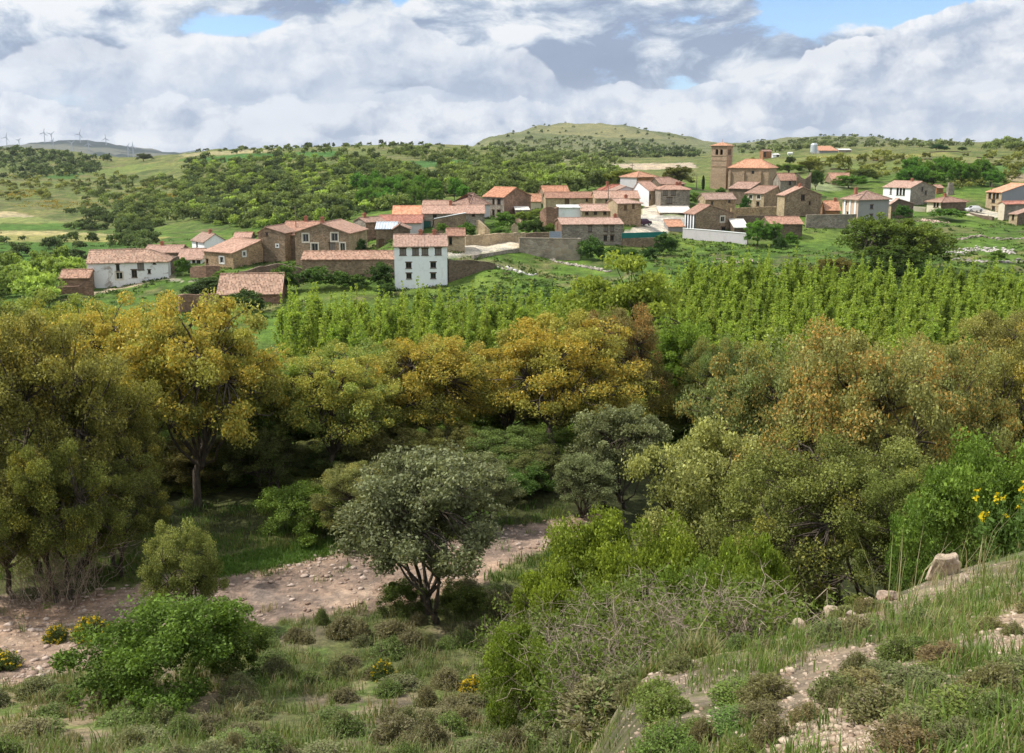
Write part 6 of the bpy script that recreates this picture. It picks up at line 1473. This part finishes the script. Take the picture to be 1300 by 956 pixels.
def grass():
    Vs = []; Cs = []
    def tufts(x, y, hgt, blades, spread, cols, wid=.012):
        z = ground(x, y); n = len(x); N = n * blades
        bx = np.repeat(x, blades) + rng.normal(size=N) * spread; by = np.repeat(y, blades) + rng.normal(size=N) * spread; bz = np.repeat(z, blades) - .02
        h = np.repeat(hgt, blades) * rng.uniform(.45, 1.15, N); a = rng.uniform(0, 6.28, N); lean = h * rng.uniform(.1, .75, N); w = wid * rng.uniform(.6, 1.4, N)
        d = np.stack([np.cos(a), np.sin(a)], 1); e = np.stack([-d[:, 1], d[:, 0]], 1) * w[:, None]; b2 = np.stack([bx, by], 1)
        mid = b2 + d * (lean * .35)[:, None]; tip = b2 + d * lean[:, None]
        q = np.stack([np.concatenate([b2 - e, bz[:, None]], 1), np.concatenate([b2 + e, bz[:, None]], 1), np.concatenate([mid + e * .7, (bz + h * .6)[:, None]], 1), np.concatenate([mid - e * .7, (bz + h * .6)[:, None]], 1)], 1)
        q2 = np.stack([q[:, 3], q[:, 2], np.concatenate([tip + e * .12, (bz + h * .95)[:, None]], 1), np.concatenate([tip - e * .12, (bz + h * .95)[:, None]], 1)], 1)
        ci = np.repeat(rng.choice(len(cols), n, p=[c[1] for c in cols]), blades); c = np.array([c[0] for c in cols])[ci] * rng.uniform(.7, 1.3, (N, 1))
        for qq in (q, q2): Vs.append(qq.reshape(-1, 3)); Cs.append(np.repeat(c, 4, 0))
    GR = [((.14, .21, .045), .5), ((.20, .235, .065), .25), ((.27, .235, .12), .17), ((.07, .115, .03), .08)]
    def region(n, xr, yr, ymin, ymax, poly=None, bar=(.3, .6)):
        px = rng.uniform(*xr, n); py = rng.uniform(*yr, n); Yh, K = hit(px, py, ymin, ymax, 200); ok = ~np.isnan(Yh); x, y, px, py = K[ok] * Yh[ok], Yh[ok], px[ok], py[ok]
        m = fbm(x * .9, y * .9, 15, 4) > rng.uniform(*bar, len(x))
        if poly: m &= inpoly(px, py, poly)
        return x[m], y[m], px[m], py[m]
    x, y, px, py = region(3600, (700, 1345), (690, 990), 2.3, 14, None, (.38, .62))
    bare = np.zeros(len(x), bool)
    for poly in BARE: bare |= inpoly(px, py, poly)
    k = ~bare | (rng.uniform(0, 1, len(x)) < .1); x, y = x[k], y[k]
    tufts(x, y, rng.uniform(.035, .13, len(x)), 16, .05, GR, .0035)
    x, y, px, py = region(900, (900, 1345), (680, 860), 4, 14, None, (.35, .6)); bare = np.zeros(len(x), bool); [bare.__ior__(inpoly(px, py, q)) for q in BARE]; k = ~bare | (rng.uniform(0, 1, len(x)) < .25); x, y = x[k], y[k]; tufts(x, y, rng.uniform(.09, .23, len(x)), 12, .04, GR, .004)
    x, y, px, py = region(26, (1080, 1260), (700, 800), 6, 14, None, (.2, .6)); tufts(x, y, rng.uniform(.4, .75, len(x)), 4, .05, [((.36, .31, .18), .7), ((.2, .2, .08), .3)], .004)
    x, y, px, py = region(7000, (-40, 900), (700, 990), 9, 27, None, (.36, .62)); trk_ = inpoly(px, py, TRACK); k = ~trk_ | (rng.uniform(0, 1, len(x)) < .09); x, y = x[k], y[k]
    tufts(x, y, rng.uniform(.12, .4, len(x)), 14, .09, [((.15, .205, .055), .45), ((.19, .195, .08), .25), ((.30, .26, .14), .2), ((.11, .165, .04), .1)], .009)
    x, y, px, py = region(2600, (-40, 720), (640, 740), 26, 46, None, (.25, .6)); trk_ = inpoly(px, py, TRACK); k = ~trk_ | (rng.uniform(0, 1, len(x)) < .05); x, y = x[k], y[k]
    tufts(x, y, rng.uniform(.12, .35, len(x)), 16, .14, [((.09, .155, .03), .7), ((.16, .18, .05), .3)], .012)
    x, y, px, py = region(3500, (240, 440), (682, 740), 26, 40, [(235, 715), (420, 688), (440, 704), (260, 738)], (.2, .6))
    tufts(x, y, rng.uniform(.08, .2, len(x)), 14, .12, [((.10, .18, .03), 1.0)], .012)
    Vv = np.concatenate(Vs); o = mesh_np('wild_grass', Vv, np.arange(len(Vv)).reshape(-1, 4), MATS['leaf'], None, np.concatenate(Cs)); tag(o, 'wild grass tufts on the near bank and slope', 'grass', kind='stuff')
grass()

# low grey green shrubs (thyme, lavender) between the track and the camera
def tuft_mesh(seed, colA, colB, flower=None, nst=260, H0=.55, W0=.8):
    r_ = np.random.default_rng(seed); pol = []; C = []; fl = []
    for i in range(nst):
        a = r_.uniform(0, 6.28); rr = r_.uniform(0, 1) ** .6 * W0 / 2; e = np.array([math.cos(a) * rr, math.sin(a) * rr, H0 * (1 - .75 * (rr / (W0 / 2)) ** 2) * r_.uniform(.55, 1.05)]); b = np.array([e[0] * .35, e[1] * .35, 0])
        pol.append((curve(b, e, r_, 4, .08, .05), np.linspace(.006, .002, 4))); k = 26; t = r_.uniform(.35, 1.05, k)[:, None]; C.append(b + (e - b) * t + r_.normal(size=(k, 3)) * .022)
        if flower is not None and r_.uniform() < flower[1]: fl.append(e + r_.normal(size=(7, 3)) * .03)
    TV, TF = tubes(pol, 3); C = np.concatenate(C); LV, LF = leaves(C, .04, r_, .2, .45); col = np.repeat(lerp3(colA, colB, r_.uniform(0, 1, len(C))), 4, 0)
    if fl:
        fl = np.concatenate(fl); v, f = leaves(fl, .05, r_, .6, .9); LF = np.concatenate([LF, f + len(LV)]); LV = np.concatenate([LV, v]); col = np.concatenate([col, np.tile(flower[0], (len(v), 1))])
    a = mesh_np('stems', TV, TF, MATS['twig_grey']); b = mesh_np('foliage', LV, LF, MATS['leaf'], None, col); r = (a.data, b.data, H0, W0); bpy.data.objects.remove(a); bpy.data.objects.remove(b); return r
PROTO['thyme'] = [tuft_mesh(3, (.13, .15, .06), (.26, .27, .12)), tuft_mesh(4, (.15, .14, .065), (.26, .24, .12)), tuft_mesh(5, (.11, .165, .045), (.23, .30, .085))]
PROTO['broom'] = [tuft_mesh(8, (.06, .10, .025), (.13, .18, .045), ((.60, .43, .015), .09)), tuft_mesh(9, (.06, .10, .025), (.13, .18, .045), ((.62, .44, .012), .6))]
rg = random.Random(44)
def low(kind, px, py, w, h, label, name, cat, group=None, tint=(1, 1, 1), ymin=3, ymax=40, var=None):
    Yh, K = hit(px, py, ymin, ymax, 220)
    if math.isnan(Yh[0]): return
    Y = float(Yh[0]); x = float(K[0]) * Y; plant(kind, var if var is not None else rg.randrange(3), (x, Y, gnd(x, Y) - .03), h, w, rg.uniform(0, 6.3), label, cat, name, tint, group)
cnt = 0
for i in range(230):
    px = rg.uniform(-30, 800); py = rg.uniform(745, 985)
    if inpoly(np.array([px]), np.array([py]), TRACK)[0] and rg.random() < .93: continue
    if px < 330 and py < 880 and rg.random() < .6: continue
    low('thyme', px, py, rg.uniform(.4, 1.15), rg.uniform(.2, .55), 'low grey green wild shrub on the slope below the track', 'wild_shrub', 'shrub', 'low wild shrubs on the near slope', tuple(rg.uniform(.8, 1.25) for _ in range(1)) * 3, 9, 30); cnt += 1
for i in range(64):
    px = rg.uniform(760, 1320); py = rg.uniform(765, 980)
    low('thyme', px, py, rg.uniform(.16, .42), rg.uniform(.08, .2), 'tiny grey green herb tuft on the near bank', 'herb_tuft', 'herb', 'herb tufts on the near bank', (rg.uniform(.85, 1.15), rg.uniform(.9, 1.1), .85), 2.5, 14)
for px, py, w, h, lab, v in ((118, 812, 1.1, .7, 'yellow flowering broom bush on the left part of the track', 0), (72, 815, .7, .5, 'small yellow broom left of the larger one on the track', 0), (5, 850, .9, .5, 'yellow broom clump at the left edge of the track', 0),
                             (600, 880, .6, .4, 'brightest yellow broom clump at the bottom centre', 1), (485, 862, .7, .5, 'small yellow flower clump left of the brightest one', 0)):
    low('broom', px, py, w, h, lab, 'broom_bush', 'broom', None, (1, 1, 1), 8, 30, v)
def yellow_flowers():                                     # stalked yellow flowers at the right edge
    for j, (px, Y, row) in enumerate(((1262, 12.2, 690), (1290, 12.0, 680), (1310, 11.8, 685))):
        r_ = np.random.default_rng(60 + j); x = kk(px, row) * Y; g = gnd(x, Y); top = slope(618) * Y - g
        root = empty('flowering_plant', (x, Y, g)); tag(root, ('tall yellow flower clump beside the fresh green bush', 'tall yellow flower clump in the middle of three', 'tall yellow flower clump cut by the right edge')[j], 'flowers')
        pol = []; C = []; L = []
        for i in range(8):
            e = np.array([r_.normal() * .2, r_.normal() * .2, top * r_.uniform(.6, 1.05)]); b = np.array([e[0] * .3, e[1] * .3, 0]); pol.append((curve(b, e, r_, 5, .06), np.linspace(.005, .003, 5)))
            C.append(e + r_.normal(size=(9, 3)) * .016); t = r_.uniform(.05, .9, 26)[:, None]; L.append(b + (e - b) * t + r_.normal(size=(26, 3)) * .04)
        v, f = tubes(pol, 3); mesh_np('stems', v, f, simple('green_stem', (.10, .16, .04)), root); v, f = leaves(np.concatenate(L), .06, r_); mesh_np('foliage', v, f, MATS['leaf'], root, np.tile([.10, .17, .035], (len(v), 1)))
        v, f = leaves(np.concatenate(C), .035, r_, .6, .9); mesh_np('blossoms', v, f, MATS['leaf'], root, np.tile([.66, .52, .02], (len(v), 1)))
yellow_flowers()

def thicket(px, Y, w, top, label, seed, n=420, dry=.8):
    r_ = np.random.default_rng(seed); x = kk(px, top) * Y; g = gnd(x, Y); h = slope(top) * Y - g
    root = empty('thorn_thicket', (x, Y, g)); tag(root, label, 'thicket'); pol = []; C = []
    for i in range(n):
        b = np.array([r_.normal() * w * .2, r_.normal() * w * .2, 0]); a = r_.uniform(0, 6.28); R_ = r_.uniform(.2, .62) * w
        e = b + np.array([math.cos(a) * R_, math.sin(a) * R_ * .8, h * r_.uniform(.15, .95)]); P = curve(b, e, r_, 8, .10, r_.uniform(.05, .3)); rr = r_.uniform(.005, .013); pol.append((P, np.linspace(rr, rr * .35, 8)))
        for _ in range(3):
            k = r_.integers(3, 7); q = P[k] + r_.normal(size=3) * w * .09; pol.append((curve(P[k], q, r_, 4, .12), np.linspace(rr * .5, rr * .2, 4)))
            if r_.uniform() > dry: C.append(q + r_.normal(size=(40, 3)) * .09)
    v, f = tubes(pol, 4); mesh_np('stems', v, f, MATS['twig_grey'], root)
    if C:
        C = np.concatenate(C); v, f = leaves(C, .06, r_); mesh_np('foliage', v, f, MATS['leaf'], root, np.repeat(lerp3((.09, .14, .025), (.19, .24, .05), r_.uniform(0, 1, len(C))), 4, 0))
thicket(735, 19, 1.9, 762, 'tangle of bare grey twigs in the centre of the near slope', 1)
thicket(830, 17, 2.3, 738, 'widest tangle of bare grey thorn twigs beside the pale oak bush', 2, 340)
thicket(905, 14.5, 1.7, 742, 'bare thorn thicket in front of the dark bush', 3, 280, .8)
thicket(960, 12.5, 1.7, 745, 'low brown thicket at the foot of the boulder bank', 4, 300, .8)
thicket(790, 14.5, 2.0, 800, 'low grey twig tangle near the bottom right of centre', 5, 360, .75)
thicket(665, 20, 1.6, 770, 'sparse twigs right of the lone holm oak', 6, 200, .7)
thicket(60, 28, 3.0, 600, 'bare grey twigs sticking out of the left oaks', 7, 160, .98)

# ------------------------------------------------------------------ sky, sun, air, camera
world = bpy.data.worlds.new('World'); SC.world = world; world.use_nodes = True
wt = NT(world.node_tree); bg = wt.n['Background']
SUN_AZ, SUN_EL = R(-90), R(54)                             # square from the left
sky = wt.new('ShaderNodeTexSky', sky_type='NISHITA'); sky.sun_disc = False; sky.sun_elevation = SUN_EL; sky.sun_rotation = SUN_AZ; sky.altitude = 1100; sky.air_density = 1.0; sky.dust_density = .3
d = wt.vmath('NORMALIZE', wt.new('ShaderNodeTexCoord').outputs['Generated'])
sx = wt.new('ShaderNodeSeparateXYZ'); wt.put(sx.inputs[0], d)
az = wt.math('ARCTAN2', sx.outputs[0], sx.outputs[1]); el = wt.math('ARCSINE', sx.outputs[2])
cv = wt.new('ShaderNodeCombineXYZ'); wt.put(cv.inputs[0], az); wt.put(cv.inputs[1], wt.math('MULTIPLY', el, 2.1)); p = cv.outputs[0]
warp = wt.noise(p, 5.0, 3, .5, out=1)
pw = wt.vmath('ADD', p, wt.vmath('SCALE', wt.vmath('SUBTRACT', warp, (.5, .5, .5)), None)); pw.node.inputs[1].links[0].from_node.inputs[3].default_value = .13
def px2(px, py):
    k = kk(px, py); s = slope(py); return math.atan(k), math.atan(s * math.cos(math.atan(k)))
sw = wt.new('ShaderNodeSeparateXYZ'); wt.put(sw.inputs[0], pw); azw = sw.outputs[0]; elw = wt.math('DIVIDE', sw.outputs[1], 2.1)
def blob(lst):
    tot = None
    for px, py, rx, ry, a in lst:
        A, E = px2(px, py); ra = rx / F * .93; re = ry / F
        u = wt.math('DIVIDE', wt.math('SUBTRACT', azw, A), ra); v = wt.math('DIVIDE', wt.math('SUBTRACT', elw, E), re)
        q = wt.math('MULTIPLY', wt.math('EXPONENT', wt.math('MULTIPLY', wt.math('ADD', wt.math('MULTIPLY', u, u), wt.math('MULTIPLY', v, v)), -1.0)), a)
        tot = q if tot is None else wt.math('ADD', tot, q)
    return tot
fine = wt.noise(p, 26.0, 6, .62)
blue = blob([(272, 36, 46, 8, .8), (318, 41, 30, 6, .5), (500, 2, 20, 10, .9), (1015, 20, 60, 26, 1.3), (1090, 6, 60, 10, .8), (1215, 6, 110, 20, 1.5), (1175, 45, 30, 14, .4), (868, 102, 40, 10, .75), (770, 128, 25, 8, .5), (110, 132, 25, 10, .45), (1270, 0, 60, 10, .8)])
dark = blob([(370, 14, 110, 24, .75), (600, 105, 120, 24, .75), (720, 92, 120, 30, .8), (850, 70, 130, 34, .75), (700, 40, 90, 40, .35), (1060, 72, 120, 24, .75), (930, 58, 90, 30, .5), (180, 110, 150, 40, .38), (450, 140, 60, 18, .42), (350, 165, 120, 14, .4), (1050, 152, 130, 8, .4), (960, 35, 80, 26, .25), (60, 55, 120, 26, .15)])
lite = blob([(470, 60, 120, 34, .45), (250, 72, 110, 20, .5), (120, 22, 160, 30, .35), (690, 38, 50, 34, .35), (1000, 112, 150, 30, .5), (1220, 90, 110, 50, .6), (1060, 30, 50, 26, .5), (780, 128, 130, 20, .35), (560, 160, 140, 18, .3), (150, 150, 70, 18, .3), (1290, 40, 60, 30, .4)])
def fb(vec, seedv): return wt.noise(wt.vmath('ADD', vec, seedv), 9.5, 10, .62, .1)
n0 = fb(pw, (3.1, 1.7, 0)); n1 = fb(wt.vmath('ADD', pw, (-.022, .035, 0)), (3.1, 1.7, 0))
nbig = wt.noise(pw, 3.2, 5, .55, .2)
relief = wt.math('MULTIPLY', wt.math('SUBTRACT', n0, n1), 4.6)            # billows: denser below, lit from upper left
puff = wt.voro(wt.vmath('ADD', pw, wt.vmath('SCALE', wt.noise(pw, 22, 4, .6, out=1), None)), 17.0, 'SMOOTH_F1'); 
for nd in wt.n:
    if nd.bl_idname == 'ShaderNodeVectorMath' and nd.operation == 'SCALE' and not nd.inputs[3].is_linked and nd.inputs[3].default_value == 1.0: nd.inputs[3].default_value = .05
cover = wt.math('SUBTRACT', wt.math('ADD', wt.math('ADD', .64, wt.math('MULTIPLY', wt.math('ADD', wt.math('SUBTRACT', n0, .5), wt.math('MULTIPLY', wt.math('SUBTRACT', fine, .5), .55)), 2.3)), wt.math('MULTIPLY', lite, .5)), wt.math('MULTIPLY', blue, 1.25))
cmask = wt.ramp(cover, .0, .42)
shade = wt.math('ADD', wt.math('SUBTRACT', wt.math('ADD', .69, wt.math('MULTIPLY', lite, .50)), wt.math('MULTIPLY', dark, .78)), wt.math('ADD', relief, wt.math('ADD', wt.math('MULTIPLY', wt.math('SUBTRACT', nbig, .5), .55), wt.math('MULTIPLY', wt.math('SUBTRACT', .45, puff), .28))))
shade = wt.math('MULTIPLY', shade, 1.0, clamp=True)
cr = wt.new('ShaderNodeValToRGB'); wt.put(cr.inputs[0], shade)
e = cr.color_ramp.elements; e[0].position = 0.0; e[0].color = (.255, .33, .48, 1); e[1].position = 1.0; e[1].color = (.94, .945, .955, 1)
for pos, c in ((.3, (.40, .485, .62, 1)), (.55, (.60, .665, .755, 1)), (.78, (.79, .825, .87, 1))): q = e.new(pos); q.color = c
STR = .12; EXPO = .5; CLOUD = 2 ** -EXPO * 1.03
skc = wt.mix(1.0, sky.outputs[0], (.70, .88, 1.08), 'MULTIPLY')
cl = wt.mix(1.0, cr.outputs[0], (CLOUD / STR,) * 3, 'MULTIPLY'); cl.node.clamp_result = False
final = wt.mix(cmask, skc, cl)
# heaped cumulus banks, far to near: a billowed upper edge, bright rims, greyer bodies
civ = wt.new('ShaderNodeCombineXYZ'); wt.put(civ.inputs[0], az); wt.put(civ.inputs[1], wt.math('MULTIPLY', el, 1.25)); pi_ = civ.outputs[0]
wob = wt.vmath('ADD', pi_, wt.vmath('SCALE', wt.vmath('SUBTRACT', wt.noise(pi_, 14, 6, .62, out=1), (.5, .5, .5)), None))
vor2 = wt.voro(wob, 17.0, 'SMOOTH_F1'); vor3 = wt.voro(wob, 41.0, 'SMOOTH_F1'); vor4 = wt.voro(wob, 95.0, 'SMOOTH_F1')
n0 = wt.noise(wob, 11.0, 10, .62); n1 = wt.noise(wt.vmath('ADD', wob, (-.012, .018, 0)), 11.0, 10, .62)
for nd in wt.n:
    if nd.bl_idname == 'ShaderNodeVectorMath' and nd.operation == 'SCALE' and not nd.inputs[3].is_linked and nd.inputs[3].default_value == 1.0: nd.inputs[3].default_value = .035
billow = wt.math('ADD', wt.math('ADD', wt.math('MULTIPLY', wt.math('SUBTRACT', .42, vor2), .9), wt.math('ADD', wt.math('MULTIPLY', wt.math('SUBTRACT', .42, vor3), .55), wt.math('MULTIPLY', wt.math('SUBTRACT', .42, vor4), .22))), wt.math('MULTIPLY', wt.math('SUBTRACT', n0, .5), 1.0))
def bank(col, e0, bumps, amp, fade, top, body, dens=1.0, edge=3.0):
    E = (190 - e0) / F
    for px, w, rise in bumps:
        u = wt.math('DIVIDE', wt.math('SUBTRACT', az, px2(px, 100)[0]), w / F)
        E = wt.math('ADD', wt.math('MULTIPLY', wt.math('EXPONENT', wt.math('MULTIPLY', wt.math('MULTIPLY', u, u), -1.0)), rise / F), E)
    t = wt.math('MULTIPLY', wt.math('ADD', wt.math('SUBTRACT', E, el), wt.math('MULTIPLY', billow, amp / F)), F)      # rows below the ragged top
    m = wt.math('MULTIPLY', wt.ramp(t, 0, edge), wt.ramp(t, fade * 1.05, fade * .6))
    lum = wt.math('ADD', wt.math('ADD', wt.ramp(t, fade * .8, 0, -.08, .66), wt.math('MULTIPLY', wt.math('SUBTRACT', n0, n1), 5.0)), wt.math('ADD', wt.math('MULTIPLY', wt.math('SUBTRACT', .40, vor2), .8), wt.math('ADD', wt.math('MULTIPLY', wt.math('SUBTRACT', .40, vor3), .6), wt.math('MULTIPLY', wt.math('SUBTRACT', .40, vor4), .35))))
    lum = wt.math('ADD', lum, .22, clamp=True)
    cc = wt.mix(lum, [c * CLOUD / STR for c in body], [c * CLOUD / STR for c in top])
    return wt.mix(wt.math('MULTIPLY', m, dens), col, cc)
WH = (.98, .98, .985); GB = (.38, .46, .60); GM = (.49, .57, .70)
final = bank(final, 140, [(240, 120, 14), (520, 120, 20), (800, 140, 26), (1250, 200, 10)], 26, 70, (.86, .89, .93), GM, .8)
final = bank(final, 118, [(180, 130, 40), (380, 120, 52), (520, 90, 76), (660, 60, 40), (60, 100, 20)], 34, 95, WH, GM, .75, 6)
final = bank(final, 150, [(760, 60, 22), (860, 70, 28), (640, 70, 26), (960, 70, 36)], 26, 60, WH, GM, .9)
final = bank(final, 135, [(1010, 70, 24), (1100, 80, 48), (1210, 90, 54), (1320, 110, 80)], 34, 115, WH, GB, .97)
final = bank(final, 176, [(1000, 90, 18), (1180, 80, 30), (1300, 60, 44), (700, 90, 14), (300, 120, 12)], 20, 46, WH, GM, .85)
grey = blob([(150, 105, 160, 36, .55), (460, 132, 90, 24, .55), (330, 162, 170, 18, .5), (590, 104, 140, 20, .7), (760, 92, 120, 22, .6), (60, 62, 110, 22, .35), (1060, 75, 90, 16, .45), (1150, 150, 150, 10, .35), (400, 18, 90, 18, .5)])
grey = wt.math('MULTIPLY', grey, wt.ramp(n0, .32, .62, 1.0, .45), clamp=True)
final = wt.mix(grey, final, wt.mix(1.0, final, (.44, .53, .66), 'MULTIPLY'))
up = wt.ramp(el, R(13), R(38), 1.0, 1.5)                   # sky above the view brightened, added to lift the shadows
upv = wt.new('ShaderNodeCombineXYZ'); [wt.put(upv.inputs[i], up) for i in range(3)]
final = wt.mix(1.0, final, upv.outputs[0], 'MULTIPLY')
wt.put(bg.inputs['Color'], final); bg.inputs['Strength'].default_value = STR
world.cycles.sampling_method = 'MANUAL'; world.cycles.sample_map_resolution = 512

L = bpy.data.lights.new('sun', 'SUN'); L.energy = 3.6; L.angle = R(.53); L.color = (1.0, .955, .88)
so = link(bpy.data.objects.new('sun', L))
sd = Vector((math.sin(SUN_AZ) * math.cos(SUN_EL), math.cos(SUN_AZ) * math.cos(SUN_EL), math.sin(SUN_EL)))
so.rotation_euler = (-sd).to_track_quat('-Z', 'Y').to_euler()

def haze():
    m = bpy.data.materials.new('haze'); m.use_nodes = True; t = NT(m.node_tree); t.n.remove(t.n['Principled BSDF'])
    v = t.new('ShaderNodeVolumePrincipled'); v.inputs['Color'].default_value = (.80, .88, 1, 1); v.inputs['Density'].default_value = HAZE; v.inputs['Anisotropy'].default_value = .2
    t.l.new(v.outputs[0], t.n['Material Output'].inputs['Volume'])
    b = MB(); zmax = max(70.0, float(ZZ.max()) + 20); b.box(XX.min() - 60, XX.max() + 60, -60, 13600, float(ZZ.min()) - 1.0, zmax)
    o = b.build('haze', m); o['kind'] = 'stuff'; o['label'] = 'thin blue air between the village and the far hills'; o['category'] = 'haze'
HAZE = 4.5e-5
haze()

cam = bpy.data.cameras.new('camera'); co_ = link(bpy.data.objects.new('camera', cam)); SC.camera = co_
cam.sensor_fit = 'HORIZONTAL'; cam.sensor_width = 36; cam.lens = 36 * F / 1300; cam.shift_y = -45 / 1300; cam.clip_start = .1; cam.clip_end = 40000
co_.location = (0, 0, 0); co_.rotation_euler = (math.pi / 2 - PITCH, 0, 0)
SC.render.engine = 'CYCLES'; SC.cycles.max_bounces = 5; SC.cycles.diffuse_bounces = 3; SC.cycles.transmission_bounces = 2; SC.cycles.volume_bounces = 0; SC.cycles.use_denoising = True
SC.cycles.sample_clamp_indirect = 6; SC.cycles.use_adaptive_sampling = True; SC.cycles.adaptive_threshold = .02
SC.view_settings.view_transform = 'Standard'; SC.view_settings.look = 'None'; SC.view_settings.exposure = EXPO; SC.view_settings.gamma = 1
